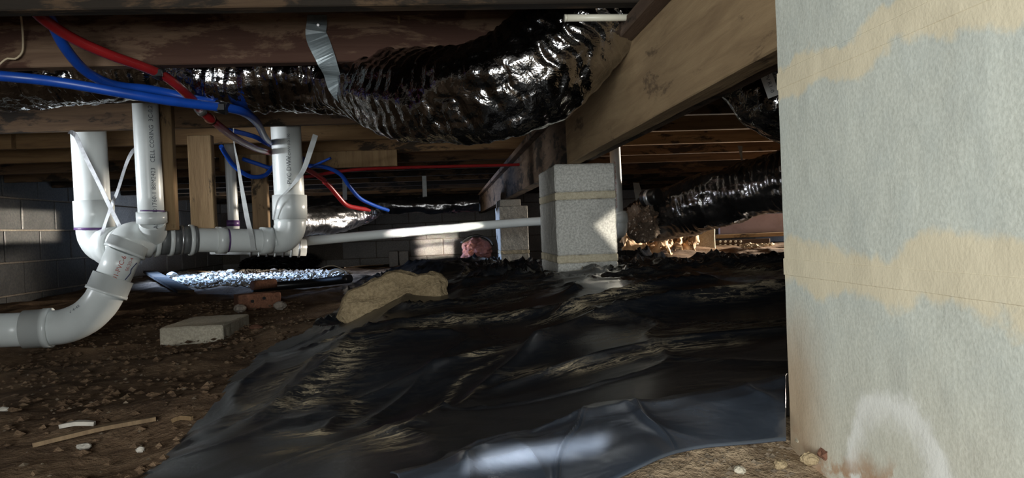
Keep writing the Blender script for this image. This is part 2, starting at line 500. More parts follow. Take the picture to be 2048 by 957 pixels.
def ribbon(name, P, width, thick, mat, parent=None, step=0.008, side=None, holes=False, crumple=0.0):
    """flat strap along P; side = width direction"""
    C = spline(np.asarray(P, float), step)
    T = np.gradient(C, axis=0); T /= np.linalg.norm(T, axis=1)[:, None]
    sd = np.array(side if side is not None else (1.0, 0, 0), float)
    B = sd - T * (T @ sd)[:, None]; B /= np.linalg.norm(B, axis=1)[:, None]
    N = np.cross(T, B)
    if crumple:
        s = np.arange(len(C)) * step
        C = C + N * (crumple * fbm(s * 40, 0 * s + 3.3, 0, 3))[:, None]
    W = np.full(len(C), width) if np.isscalar(width) else np.interp(np.linspace(0, 1, len(C)), np.linspace(0, 1, len(width)), width)
    V, Fc = [], []
    for i in range(len(C)):
        for k, h in ((-.5, -.5), (.5, -.5), (.5, .5), (-.5, .5)):
            V.append(C[i] + B[i] * W[i] * k + N[i] * thick * h)
    for i in range(len(C) - 1):
        for j in range(4):
            Fc.append((i * 4 + j, i * 4 + (j + 1) % 4, i * 4 + 4 + (j + 1) % 4, i * 4 + 4 + j))
    n = len(C) - 1
    Fc += [(3, 2, 1, 0), (n * 4, n * 4 + 1, n * 4 + 2, n * 4 + 3)]
    return mesh(name, V, Fc, mat, parent)


def text_mesh(body, size):
    cu = bpy.data.curves.new('txt', 'FONT'); cu.body = body; cu.size = size
    cu.align_x = 'CENTER'; cu.align_y = 'CENTER'; cu.resolution_u = 2
    o = bpy.data.objects.new('txt', cu); COL.objects.link(o)
    dg = bpy.context.evaluated_depsgraph_get()
    me = bpy.data.meshes.new_from_object(o.evaluated_get(dg))
    V = np.array([v.co[:] for v in me.vertices]); Fc = [tuple(p.vertices) for p in me.polygons]
    bpy.data.objects.remove(o); bpy.data.curves.remove(cu); bpy.data.meshes.remove(me)
    return V, Fc


def print_on_pipe(name, body, size, centre, axis, r, ang, mat, parent, flip=False, stretch=1.0):
    """lettering wrapped on a pipe, reading along its axis; ang = direction angle of the line of print"""
    V, Fc = text_mesh(body, size)
    ax = np.asarray(axis, float); ax /= np.linalg.norm(ax)
    tocam = -np.asarray(centre, float); tocam -= ax * tocam.dot(ax); tocam /= np.linalg.norm(tocam)
    sd = np.cross(ax, tocam)
    out = []
    for x, y, _ in V:
        q = ang + (y if not flip else -y) / r
        out.append(np.asarray(centre) + ax * (x if not flip else -x) * stretch + (r + 0.0006) * (math.cos(q) * tocam - math.sin(q) * sd))
    return mesh(name, out, Fc, mat, parent)


# ------------------------------------------------------------------ terrain
GC = np.array([
    (-2.7, 0.5, -.36), (-2.7, 2.5, -.36), (-2.7, 4.5, -.33), (-2.7, 7, -.30), (-2.7, 9.2, -.36), (-1.2, .6, -.37), (-1.2, 1.2, -.365), (-1.2, 2.6, -.365), (-.9, 2.8, -.358),
    (-1.2, 4.5, -.345), (-1, 6.5, -.33), (-1, 9.2, -.38), (-.6, 1.1, -.345), (-.4, .8, -.30), (-.2, 1.1, -.277), (-.6, 2, -.335), (-.38, 2.45, -.285),
    (0, .8, -.235), (0, .4, -.23), (0, -.4, -.24), (0, 1.5, -.225), (-.05, 2.3, -.215), (.3, .66, -.198), (.25, .45, -.195), (.45, 1.2, -.2), (.45, 1.8, -.172), (.42, 2.25, -.155), (.15, 2.4, -.17),
    (.5, 2.9, -.155), (.9, 2.0, -.15), (1.2, 2.9, -.18), (1.6, 2.8, -.175), (1.3, 3.3, -.19), (1.7, 3.2, -.185), (1.0, 1.2, -.19), (1.4, 4.3, -.165), (2, 4.5, -.165), (3, 3, -.15), (3.9, 5, -.2), (.45, 5, -.25), (.05, 4.5, -.20),
    (.4, 7, -.34), (.4, 9.2, -.4), (2, 9.2, -.35), (0, 3.5, -.28), (-.5, 4, -.33), (.5, -.5, -.2), (-1.5, -.6, -.36), (2.5, 0, -.2), (3.9, -.6, -.2), (1.0, 3.6, -.17), (-.2, 5.8, -.33)])


def ground_z(x, y):
    x, y = np.asarray(x, float), np.asarray(y, float)
    d2 = (x[..., None] - GC[:, 0]) ** 2 + ((y[..., None] - GC[:, 1]) * 0.8) ** 2 + 0.02
    wt = d2 ** -2.0
    return (wt * GC[:, 2]).sum(-1) / wt.sum(-1)


def on_ground(px, py, lift=0.0):
    d = RC.T @ np.array([(px - CX) / F, (CY - py) / F, -1.0])
    ys = np.geomspace(0.3, 9.2, 900)
    p = d[None] * (ys / d[1])[:, None]
    g = p[:, 2] - (ground_z(p[:, 0], p[:, 1]) + lift)
    i = int(np.argmax(g < 0)) if (g < 0).any() else len(ys) - 1
    return p[i]


def grid_mesh(name, V, n, m, mat, keep=None, parent=None, smooth=True, dust=None):
    idx = np.arange(n * m).reshape(n, m)
    Q = np.stack([idx[:-1, :-1], idx[:-1, 1:], idx[1:, 1:], idx[1:, :-1]], -1).reshape(-1, 4)
    if keep is not None:
        kq = keep.ravel()[Q].all(1); Q = Q[kq]
        used = np.unique(Q); mp = -np.ones(n * m, int); mp[used] = np.arange(len(used))
        V = V[used]; Q = mp[Q]
        dust = None if dust is None else dust.ravel()[used]
    me = bpy.data.meshes.new(name)
    me.vertices.add(len(V)); me.vertices.foreach_set('co', V.ravel())
    me.loops.add(Q.size); me.loops.foreach_set('vertex_index', Q.ravel())
    me.polygons.add(len(Q)); me.polygons.foreach_set('loop_start', np.arange(0, Q.size, 4)); me.polygons.foreach_set('loop_total', np.full(len(Q), 4))
    me.update(calc_edges=True); me.validate()
    if dust is not None:
        me.attributes.new('dust', 'FLOAT', 'POINT').data.foreach_set('value', np.asarray(dust, np.float32))
    return link(name, me, parent, mat, smooth)


xs = np.arange(-2.75, 3.95, 0.022)
ys = np.concatenate([np.arange(-0.8, 0.3, 0.06), np.geomspace(0.3, 9.3, 330)])
GX, GY = np.meshgrid(xs, ys)
GZ = ground_z(GX, GY)
def dirt_fn(x, y):
    return 0.016 * fbm(x * 4, y * 4, 0, 5) + 0.006 * ridged(x * 9, y * 9, 0, 3) - 0.012


dirt_bump = 0.016 * fbm(GX * 4, GY * 4, 0, 5) + 0.006 * ridged(GX * 9, GY * 9, 0, 3) - 0.006
GZ = GZ + dirt_bump - 0.006
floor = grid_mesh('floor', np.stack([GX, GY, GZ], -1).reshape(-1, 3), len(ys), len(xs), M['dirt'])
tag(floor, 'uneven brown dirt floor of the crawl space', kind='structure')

# ------------------------------------------------------------------ shell: walls, ceiling
XL, XR, YB, YF = -2.70, 3.90, 9.25, -0.80
JB = 0.40
ceil = box('ceiling', (XL - .2, XR + .2, YF - .2, YB + .2, 0.586, 0.61), M['subfloor']); tag(ceil, 'dark board subfloor above the joists', kind='structure')

bm = bm_box((-.5, .5, -.5, .5, -.5, .5), 0.02)
blk_me = bpy.data.meshes.new('concrete_block'); bm.to_mesh(blk_me); bm.free(); blk_me.materials.append(M['block_far'])


blk_shaded = blk_me.copy(); blk_shaded.materials.clear(); blk_shaded.materials.append(M['block_shaded'])


def unit_block(name, b, parent, me=None):
    x0, x1, y0, y1, z0, z1 = b
    o = bpy.data.objects.new(name, me or blk_me); COL.objects.link(o)
    o.location = ((x0 + x1) / 2, (y0 + y1) / 2, (z0 + z1) / 2); o.scale = (x1 - x0, y1 - y0, z1 - z0)
    o.parent = parent; o.matrix_parent_inverse = Matrix.Translation(-parent.location)
    return o


ZC = [-0.50, -0.297, -0.094, 0.109, 0.312]      # course lines
wl = empty('wall_left', (XL, 4, -.5)); tag(wl, 'grey block foundation wall at the left', kind='structure')
box('mortar_bed', (XL - .18, XL - .012, YF, YB + .2, -.5, .586), M['mortar_dark'], wl)
for k in range(len(ZC)):
    z0 = ZC[k]; z1 = ZC[k] + .203 if k < 4 else .50
    y = 2.4 + (0.203 if k % 2 else 0)
    while y < YB - .1:
        if z1 > -.4:
            unit_block('concrete_block', (XL - .17, XL + random.uniform(-.003, .003), y + .005, min(y + .401, YB), z0 + .005, z1 - .005), wl, blk_shaded if y < 6.0 else blk_me)  # shaded copy up to the lit far stretch, pale copy beyond
        y += 0.406
wb = empty('wall_back', (0, YB, -.5)); tag(wb, 'block foundation wall at the far end', kind='structure')
box('mortar_bed', (XL, XR, YB + .012, YB + .2, -.5, .586), M['mortar_dark'], wb)
for k in range(len(ZC)):
    z0 = ZC[k]; z1 = ZC[k] + .203 if k < 4 else .50
    x = XL + (0.203 if k % 2 else 0)
    while x < XR - .1:
        if z1 > -.42 and not (-1.9 < x < -1.3 and k == 1):
            unit_block('concrete_block', (x + .005, min(x + .401, XR), YB + random.uniform(-.003, .003), YB + .17, z0 + .005, z1 - .005), wb)
        x += 0.406
wr = empty('wall_right', (XR, 4, -.5)); tag(wr, 'block foundation wall at the right', kind='structure')
box('wall_panel', (XR, XR + .18, YF, YB + .2, -.5, .586), M['block_far'], wr)
wf = empty('wall_front', (0, YF, -.5)); tag(wf, 'block foundation wall behind the camera with its access opening', kind='structure')
for b in ((XL, -1.62, .25 - .75, .586), (-1.08, -.80, -.5, .586), (.22, XR, -.5, .586), (-1.62, -1.08, -.5, -.05), (-1.62, -1.08, .30, .586), (-.80, .22, -.5, -.20), (-.80, .22, .40, .586)):
    box('wall_panel', (b[0], b[1], YF - .18, YF, b[2], b[3]), M['block_far'], wf)

# ------------------------------------------------------------------ joists
JY = [1.335, 1.76, 2.20, 2.74, 3.21, 3.75, 4.30, 4.85, 5.40, 5.95, 6.50, 7.05, 7.60, 8.15, 8.70]
jm = {0: 'joist_dark', 1: 'joist_mold', 2: 'joist_brown', 3: 'joist_brown', 4: 'joist_light', 5: 'joist_light', 6: 'joist_brown', 7: 'joist_brown'}
ordw = {0: 'nearest floor joist in view, nearly black, along the top edge', 1: 'mould-blotched floor joist carrying the grey tape strip', 2: 'brown floor joist just behind the long foil duct',
        3: 'brown floor joist that the two left studs are nailed to', 4: 'lighter floor joist next behind the left drain risers', 5: 'yellowish floor joist two bays behind the left risers',
        6: 'brown floor joist above the thin red pipe run', 7: 'brown floor joist beyond the near block pier'}
nth = ['first', 'second', 'third', 'fourth', 'fifth', 'sixth', 'seventh', 'eighth']
for i, y in enumerate(JY):
    if i in ordw: lab = ordw[i]
    else: lab = 'dim far floor joist, %s counted from the back wall' % nth[len(JY) - 1 - i]
    o = box('floor_joist', (XL + .005, XR - .005, y, y + .038, JB, .585), M[jm.get(i, 'joist_dark' if i % 3 else 'joist_brown')], None, 0.0025)
    tag(o, lab, 'joist', 'floor joists under the house')

# light cleats nailed to joist faces
a = at(650, 312, 3.715); b = at(795, 332, 3.715)
tag(box('wood_cleat', (a[0] - .5, b[0], 3.712, 3.749, b[2] - .0, a[2] + .02), M['stud'], None, .002), 'pale yellow wood cleat nailed along a joist right of the drain riser', 'board')
a = at(-60, 264, 3.17); b = at(22, 298, 3.17)
tag(box('wood_cleat', (a[0], b[0], 3.172, 3.209, b[2], a[2]), M['joist_light'], None, .002), 'short light wood block on a joist at the left edge', 'board')

# ------------------------------------------------------------------ girder
g = empty('girder_beam', (.41, .5, .197)); tag(g, 'long brown timber girder resting on the block piers', 'beam')
BZ = 0.197
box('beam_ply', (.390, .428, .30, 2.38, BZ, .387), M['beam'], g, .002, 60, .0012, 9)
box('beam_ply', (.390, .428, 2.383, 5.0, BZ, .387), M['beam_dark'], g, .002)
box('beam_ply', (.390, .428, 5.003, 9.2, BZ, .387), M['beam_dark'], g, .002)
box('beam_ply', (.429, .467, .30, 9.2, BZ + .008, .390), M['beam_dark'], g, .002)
box('ledger_strip', (.357, .3895, .45, 9.2, .372, .3995), M['ledger'], g, .002)
box('top_plate', (.390, .467, .30, 9.2, .3905, .3998), M['ledger'], g)

# ------------------------------------------------------------------ piers
def pier(name, x0, x1, y0, y1, ztop, courses, label, base):
    e = empty(name, ((x0 + x1) / 2, (y0 + y1) / 2, base)); tag(e, label, 'pier', 'block piers under the girder')
    z = ztop; k = 0
    for h in courses:
        box('concrete_block', (x0, x1, y0, y1, z - h, z), M['block'], e, .004, 26, .0012, 40, k * 7.1)
        z -= h
        if z < base: break
        box('mortar_joint', (x0 - .0008, x1 + .0008, y0 - .0012, y1 + .001, z - .024, z), M['mortar'], e, .003, 30, .0016, 60, k * 3.3)
        z -= .024; k += 1
    return e


pier('block_pier', .342, .535, 2.34, 2.745, .195, [.088, .176, .176, .1], 'grey block pier with tan mortar joints standing in the black plastic sheet', -.36)
pier('block_pier', .352, .545, 5.05, 5.45, .150, [.30, .176, .1], 'farther grey block pier half hidden behind the nearer one', -.42)
box('shim_plate', (.36, .50, 5.06, 5.44, .1505, .196), M['block'], bpy.data.objects['block_pier.001'], .003)
sh = box('shim_plate', (.37, .49, 2.36, 2.73, .1955, .1968), M['mortar_dark'], bpy.data.objects['block_pier'])

e = empty('block_pier', (.44, .45, -.4)); tag(e, 'pale near block pier filling the right edge, salt-bloomed at its foot', 'pier', 'block piers under the girder')
zz = [(-.42, -.219), (-.205, MZ2 - .006), (MZ2 + .006, MZ1 - .006), (MZ1 + .006, .1965)]
for k, (z0, z1) in enumerate(zz):
    box('concrete_block', (NP_X, NP_X + .30, NP_Y0, NP_Y1, z0, z1), M['near_block'], e, .0005, 70, .0005, 20, k * 0.0)
for k, z0 in enumerate((-.212, MZ2, MZ1)):
    box('mortar_joint', (NP_X - .0004, NP_X + .299, NP_Y0, NP_Y1 + .0016, z0 - .0075, z0 + .0075), M['near_block'], e, .0005, 90, .0005, 20, k * 0.0)

# ------------------------------------------------------------------ plastic sheet on the ground
def poly_mask(PX, PY, poly):
    inside = np.zeros(PX.shape, bool)
    n = len(poly)
    for i in range(n):
        x1, y1 = poly[i]; x2, y2 = poly[(i + 1) % n]
        c = ((y1 > PY) != (y2 > PY)) & (PX < (x2 - x1) * (PY - y1) / (y2 - y1 + 1e-12) + x1)
        inside ^= c
    return inside


left_edge = [on_ground(*p)[:2] for p in [(255, 985), (330, 900), (395, 842), (440, 805), (470, 765), (515, 715), (550, 690), (600, 668), (640, 645), (692, 618)]]
far_edge = [(-.26, 2.75), (-.36, 3.3), (-.62, 4.3), (-.55, 5.2), (-.1, 5.9), (.6, 5.9), (.75, 4.0), (1.0, 3.45), (1.6, 3.35), (2.6, 3.3), (2.9, 2.4), (2.9, .6), (.9, .45)]
near_edge = [on_ground(*p)[:2] for p in [(1660, 846), (1590, 858), (1480, 878), (1380, 893), (1270, 938), (1220, 985)]]
poly = [tuple(p) for p in left_edge] + far_edge + [tuple(p) for p in near_edge] + [(0.0, .45), (-.3, .55)]


def ridge(X, Y, pts, wdt, amp, p=1.0):
    pts = np.asarray(pts, float); best = np.full(X.shape, 9.0)
    for a, b in zip(pts[:-1], pts[1:]):
        ab = b - a; L2 = ab.dot(ab)
        tt = np.clip(((X - a[0]) * ab[0] + (Y - a[1]) * ab[1]) / L2, 0, 1)
        best = np.minimum(best, np.hypot(X - a[0] - tt * ab[0], Y - a[1] - tt * ab[1]))
    return amp * np.exp(-(best / wdt) ** p)


sharp = lambda a, b, c, p: (1 - np.abs(vnoise(a, b, c))) ** p
px2 = lambda L: [on_ground(*p)[:2] for p in L]
FOLDS = [(px2([(1080, 705), (1180, 665), (1330, 632), (1570, 612)]), .045, .032), (px2([(520, 835), (660, 735), (700, 700), (900, 680)]), .030, .016),
         (px2([(830, 890), (960, 780), (1100, 690)]), .014, .012), (px2([(740, 840), (860, 740), (940, 690)]), .012, .010), (px2([(560, 800), (640, 730), (720, 690)]), .012, .010),
         (px2([(700, 690), (900, 655), (1060, 640)]), .025, .016), (px2([(640, 860), (700, 800), (780, 770), (1000, 700)]), .012, .008), (px2([(1000, 780), (1180, 735), (1400, 700), (1570, 690)]), .02, .012),
         (px2([(1130, 640), (1250, 610), (1420, 590)]), .02, .02), (px2([(1150, 600), (1200, 575), (1350, 560), (1560, 550)]), .025, .022),
         ([(.56, 2.75), (.9, 2.95), (1.6, 2.9), (2.6, 2.9)], .09, .022), ([(-.05, 5.3), (.15, 5.2), (.3, 5.2)], .16, .05), ([(.2, 2.28), (.5, 2.22), (.62, 2.45)], .07, .018)]


def sheet_z(X, Y):
    wx = X + .10 * fbm(X * 2.2, Y * 2.2, 5.0, 3); wy_ = Y + .10 * fbm(X * 2.2, Y * 2.2, 9.0, 3)
    nearf = .30 + .70 * np.clip((Y - 1.3) / 1.0, 0, 1)
    wr_ = 0.020 * nearf * sharp(wx * 1.8 + wy_ * 0.8, wy_ * 2.8 - wx * 1.1, 0, 14) + 0.012 * nearf * sharp(wx * 3.1 - wy_ * 2.5, wy_ * 3.6 + wx * 2, 4, 16) + 0.004 * nearf * sharp(wx * 8, wy_ * 8, 3, 10) + 0.016 * fbm(X * 1.7, Y * 1.7, 2, 2)
    far_k = np.clip((Y - 1.8) / .6, 0, 1) * np.clip((X + .1) / .3, 0, 1)
    crum = far_k * (1 + .35 * np.clip((X - .45) / .3, 0, 1)) * (0.034 * sharp(wx * 4.2, wy_ * 4.2, 7, 6) + .022 * sharp(wx * 8 + wy_ * 3, wy_ * 7, 2, 12) + .012 * sharp(wx * 5 - wy_ * 9, wy_ * 4, 6, 16) - .018)
    rel = wr_ + crum - .009
    for pts, wd, am in FOLDS:
        rel = rel + ridge(X, Y, pts, wd, am)
    return ground_z(X, Y) + np.maximum(.004 + dirt_fn(X, Y), .020 + rel)


xs = np.arange(-.85, 2.95, 0.0095)
ys = np.geomspace(.42, 6.0, 440)
SX, SY = np.meshgrid(xs, ys)
SZ = sheet_z(SX, SY)
# the sheet dips at its free edge
keep = poly_mask(SX, SY, poly)
DUST = [([(705, 707), (690, 733), (648, 780), (590, 816)], .030, .75), ([(600, 712), (690, 697), (793, 681), (891, 662)], .022, .8), ([(960, 660), (1040, 650)], .02, .7), ([(943, 712), (1036, 702)], .016, .8),
        ([(803, 914), (891, 831), (964, 782)], .007, .75), ([(780, 880), (819, 857), (922, 759), (1005, 717)], .006, .6), ([(545, 860), (653, 862)], .014, 1.3), ([(735, 885), (803, 940)], .02, .7), ([(560, 900), (700, 940)], .03, .55),
        ([(1050, 752), (1181, 748), (1300, 725), (1450, 712)], .022, .75), ([(1270, 690), (1420, 678), (1570, 668)], .05, .4), ([(1409, 626), (1570, 612)], .03, .8), ([(1185, 622), (1250, 612)], .05, .7),
        ([(1500, 565), (1570, 577)], .06, .8), ([(1090, 660), (1160, 640), (1200, 665)], .02, .5), ([(880, 672), (960, 650)], .02, .8), ([(480, 840), (540, 780), (620, 740)], .03, .35), ([(900, 560), (1000, 548)], .08, .5), ([(700, 800), (720, 850)], .02, .4)]
dust = .03 + .14 * np.clip(fbm(SX * 2.5, SY * 2.5, 8, 3), 0, 1)
for pts, wd, am in DUST:
    dust = dust + 1.5 * ridge(SX + .012 * fbm(SX * 9, SY * 9, 1, 3), SY + .012 * fbm(SX * 9, SY * 9, 6, 3), px2(pts), wd, am, 1.8)
sheet = grid_mesh('plastic_sheet', np.stack([SX, SY, SZ], -1).reshape(-1, 3), len(ys), len(xs), M['sheet'], keep, None, True, dust)
tag(sheet, 'dusty wrinkled black plastic sheet spread over the dirt', 'plastic sheet')

# folded-over near flap of plastic, its daylight sheen put into a bluish base colour
def flap(name, up, lo, hump, mat, label, seed, overhang=.006):
    U = spline(np.array([on_ground(*p) for p in up]), .004); L = spline(np.array([on_ground(*p) for p in lo]), .004)
    n = 260; m = 44
    def ev(pts):
        A = np.array([on_ground(*p, .024) for p in pts]); Q = np.vstack([A[0], A, A[-1]]); out = []
        for u in np.linspace(0, len(A) - 1.0001, n):
            i = int(u); f = u - i; p0, p1, p2, p3 = Q[i], Q[i + 1], Q[i + 2], Q[min(i + 3, len(Q) - 1)]
            out.append(.5 * (2 * p1 + (p2 - p0) * f + (2 * p0 - 5 * p1 + 4 * p2 - p3) * f * f + (3 * p1 - p0 - 3 * p2 + p3) * f ** 3))
        return np.array(out)
    U, L = ev(up), ev(lo)
    s = np.linspace(0, 1, m)[None, :, None]
    V = U[:, None] * (1 - s) + L[:, None] * s
    ss = s[..., 0]; tt = np.linspace(0, 1, n)[:, None]
    wx2, wy2 = V[..., 0].copy(), V[..., 1].copy()
    prof = hump * (np.clip(ss / .3, 0, 1) ** .8 * np.clip((1 - ss) / .5, 0, 1) ** .8) + overhang * (1 - ss) ** 3
    V[..., 2] = sheet_z(wx2, wy2) * .5 + (ground_z(wx2, wy2) + .010) * .5 + .008 + prof + .003 * fbm(wx2 * 12 + seed, wy2 * 12, 0, 2) + .0035 * sharp(wx2 * 8 + seed, wy2 * 6, 1, 8) * np.sin(np.pi * ss) + .004 * sharp(tt * 5 + 0 * ss, ss * 1.5 + tt * 2, 4, 10) * np.sin(np.pi * ss)
    V[..., 2] += ridge(wx2, wy2, px2([(960, 980), (1050, 950), (1150, 920)]), .022, .010)
    V[..., 1] += .004 * fbm(wx2 * 40, ss * 2 + seed, 1, 3) * (1 - ss)
    o = grid_mesh(name, V.reshape(-1, 3), n, m, mat)
    so = o.modifiers.new('thick', 'SOLIDIFY'); so.thickness = .0012
    tag(o, label, 'plastic sheet')
    return o


flap('plastic_flap', [(780, 972), (960, 918), (1080, 886), (1138, 862), (1165, 836), (1240, 816), (1315, 812), (1450, 788), (1574, 757)],
     [(840, 1080), (980, 1040), (1090, 1010), (1170, 985), (1228, 962), (1290, 936), (1380, 899), (1470, 884), (1572, 872)], .014, M['sheet_fold'],
     'smooth blue-black plastic flap folded over beside the foot of the near pier', 2.0)

# ------------------------------------------------------------------ drain line
R4, R3 = .057, .0445
d = empty('drain_line', at(0, 690, 2.65)); tag(d, 'white plastic drain line with three risers and a sloping outlet at left', 'drain pipe')
A0 = at(-620, 690, 2.50); A1 = at(60, 659, 2.66)
tube('pipe', [A0, A1], R4, M['pvc'], d, 32, .05)
A2 = at(104, 656, 2.67)
sleeve('coupling', A1 - (A2 - A1) * .25, A2, R4 * 1.14, M['pvc_fit'], d, [(0, .86), (0, 1), (.72, 1), (.72, 1.04), (1, 1.04), (1, .9)])
B1 = at(212, 588, 2.68); B2 = at(226, 556, 2.69)
tube('elbow', [A2 - (A2 - A1) * .2, at(130, 653, 2.67), at(170, 636, 2.675), at(198, 610, 2.68), B1, B1 + (B2 - B1) * .2], R4 * 1.04, M['pvc_fit'], d, 36, .012)
sleeve('coupling', B1, B2 + (B2 - B1) * .05, R4 * 1.16, M['pvc_fit'], d, [(0, .9), (0, 1.04), (.16, 1.04), (.16, 1), (1, 1), (1, .86)])
B3 = at(250, 502, 2.69)
rp = tube('pipe', [B2, B3], R4, M['pvc'], d, 32, .05)
B4 = at(262, 478, 2.70)
sleeve('coupling', B3 - (B4 - B3) * .15, B3 + (B4 - B3) * .75, R4 * 1.15, M['pvc_fit'], d, [(0, .86), (0, 1.04), (.25, 1.04), (.25, 1), (1, 1), (1, .9)])
# wye body, turning to the branch run on the right
E0 = at(292, 480, 2.76)
tube('wye_body', [B3 + (B4 - B3) * .5, at(259, 484, 2.70), at(271, 479, 2.72), E0], R4 * 1.10, M['pvc_fit'], d, 36, .01)
E9 = at(560, 482, 2.99)
ax = lambda s: E0 + (E9 - E0) * s
tube('pipe', [ax(0), ax(.98)], R3, M['pvc'], d, 32, .05)
for s0, s1, k, mt in ((-.03, .035, 1.42, 'pvc_fit'), (.06, .09, 1.36, 'pvc_fit'), (.09, .155, 1.2, 'rubber'), (.155, .185, 1.32, 'pvc_fit'), (.185, .235, 1.19, 'rubber'), (.235, .25, 1.24, 'steel'), (.25, .30, 1.16, 'rubber'), (.30, .33, 1.27, 'pvc_fit'), (.33, .355, 1.16, 'rubber'), (.50, .575, 1.13, 'pvc_fit')):
    sleeve('coupling' if mt == 'pvc_fit' else ('rubber_sleeve' if mt == 'rubber' else 'clamp_band'), ax(s0), ax(s1), R3 * k, M[mt], d)
sleeve('primer_ring', ax(.577), ax(.592), R3 * 1.012, M['primer'], d)
# right riser with closet bend
RX = at(579, 395, 2.99); top = np.array([RX[0] - .004, RX[1], .585]);
tube('riser_pipe', [np.array([RX[0], RX[1], at(0, 0, 1)[2] * 0 + at(579, 420, 2.99)[2]]), top], R4, M['pvc'], d, 32, .08)
h0, h1 = at(580, 439, 2.99), at(579, 391, 2.99)
sleeve('riser_hub', h0, h1, R4 * 1.15, M['pvc_fit'], d, [(0, .92), (0, 1), (1, 1), (1, .88)])
tube('closet_bend', [tuple(h0) + (R4 * 1.06,), tuple(at(579, 458, 2.99)) + (R4 * 1.05,), tuple(at(567, 476, 2.99)) + (R4 * 1.0,), tuple(at(548, 482, 2.985)) + (R3 * 1.12,), tuple(ax(.90)) + (R3 * 1.10,)], 0, M['pvc_fit'], d, 36, .01)
sleeve('bend_hub', ax(.84), ax(.93), R3 * 1.16, M['pvc_fit'], d)
# left riser
LX = at(187, 430, 2.84)
tube('riser_pipe', [LX, (LX[0] - .006, LX[1], .585)], R4 * 1.02, M['pvc'], d, 32, .08)
h0, h1 = at(190, 457, 2.84), at(187, 402, 2.84)
sleeve('riser_hub', h0, h1, R4 * 1.17, M['pvc_fit'], d, [(0, .92), (0, 1), (1, 1), (1, .88)])
sleeve('primer_ring', at(190, 461, 2.84), at(190, 456, 2.84), R4 * 1.175, M['primer'], d)
tube('closet_bend', [h0, at(192, 472, 2.84), at(205, 490, 2.83), at(228, 494, 2.80), at(252, 488, 2.75)], R4 * 1.08, M['pvc_fit'], d, 36, .01)
sleeve('bend_hub', at(215, 494, 2.815), at(240, 491, 2.77), R4 * 1.2, M['pvc_fit'], d)
# slim middle riser
MX = at(303, 440, 2.665)
rm = tube('riser_pipe', [MX, (MX[0] - .004, MX[1], .585)], R3 * .93, M['pvc'], d, 32, .08)
sleeve('riser_hub', at(304, 446, 2.67), at(303, 424, 2.665), R3 * 1.1, M['pvc_fit'], d)
sleeve('primer_ring', at(303, 424, 2.665), at(303, 421, 2.665), R3 * .95, M['primer'], d)
tube('tee_branch', [at(304, 440, 2.67), at(306, 455, 2.70), ax(.06)], R3 * .98, M['pvc_fit'], d, 32, .01)
# print on the pipes
print_on_pipe('printed_text', 'ASTM D1760-1 88M2423   CELL CORING  3C-0,2 THAT', .020, (MX[0], MX[1], at(299, 320, 2.665)[2]), (0, 0, 1), R3 * .93, -.30, M['ink'], rm)
print_on_pipe('printed_text', 'PVC-DWV 0-0-190', .014, (RX[0], RX[1], at(579, 300, 2.99)[2]), (0, 0, 1), R4, -.12, M['ink'], d)
print_on_pipe('printed_text', 'PVC DWV', .024, (RX[0], RX[1], at(579, 343, 2.99)[2]), (0, 0, 1), R4, -.05, M['ink'], d)
bd = (B3 - B2) / np.linalg.norm(B3 - B2)
print_on_pipe('printed_text', '01-PVC-6', .022, (B2 + B3) / 2, bd, R4, -.10, M['ink_red'], rp)
print_on_pipe('printed_text', '00.20-4', .016, (B2 + B3) / 2 + bd * .02, bd, R4, -.55, M['ink_red'], rp)
tc = np.array([at(0, 0, 1)]) ; mk = []
_c = (B2 + B3) / 2; _t = -_c - bd * (-_c).dot(bd); _t /= np.linalg.norm(_t); _s = np.cross(bd, _t)
for u, q in ((-.035, -.70), (-.010, -.86), (.005, -.80), (.03, -1.02)):
    mk.append(_c + bd * u + (R4 + .0004) * (math.cos(q) * _t - math.sin(q) * _s))
tube('marker_stroke', mk, .0016, M['ink_blue'], rp, 6, .004)
sleeve('marker_line', B2 + bd * .004, B2 + bd * .007, R4 * 1.006, M['primer'], rp)
pa = at(172, 660, 2.62)
print_on_pipe('printed_text', 'DWV 4-45', .015, at(168, 637, 2.675), at(198, 610, 2.68) - at(150, 646, 2.675), R4 * 1.045, .78, M['ink'], d)

# second white line behind: slim riser, low run and the long pipe to beyond the near pier
s = empty('waste_pipe', at(600, 486, 3.7)); tag(s, 'slim white pipe running across behind the near pier to an upturned end', 'drain pipe')
C0, C1, C2, C3 = at(440, 497, 3.42), at(596, 484, 3.60), at(1070, 443.5, 3.85), at(1222, 438, 3.78)
P0 = at(470, 494, 3.45)
lp = tube('long_pipe', [P0, C1, at(830, 463.5, 3.75), C2, C3], .0225, M['pvc'], s, 24, .1)
tube('upturned_elbow', [C3 - np.array((.04, 0, 0)), at(1224, 462, 3.55), at(1240, 462, 3.35), at(1241, 440, 3.30), at(1239, 425, 3.30)], .031, M['pvc_fit'], s, 28, .01)
sleeve('elbow_hub', at(1241, 446, 3.30), at(1239, 428, 3.30), .036, M['pvc_fit'], s)
up = at(1236, 430, 3.30)
ur = tube('riser_pipe', [up, (up[0] - .006, up[1], .585)], .024, M['pvc'], s, 24, .1)
print_on_pipe('printed_text', 'ASTM D1785 - PVC 1120 - NSF - 200 PSI 73F', .011, (up[0] - .003, up[1], at(1234, 370, 3.3)[2]), (0, 0, 1), .024, .1, M['ink_red'], ur)
sx_ = at(465, 400, 3.55); sb = at(466, 470, 3.55)
tube('slim_riser', [(sx_[0], 3.55, sb[2]), (sx_[0] - .004, 3.55, .585)], .024, M['pvc'], s, 24, .1)
sleeve('primer_ring', at(466, 453, 3.55), at(466, 441, 3.55), .0285, M['primer'], s)
sleeve('coupling', at(466, 475, 3.55), at(466, 453, 3.55), .0285, M['pvc_fit'], s)
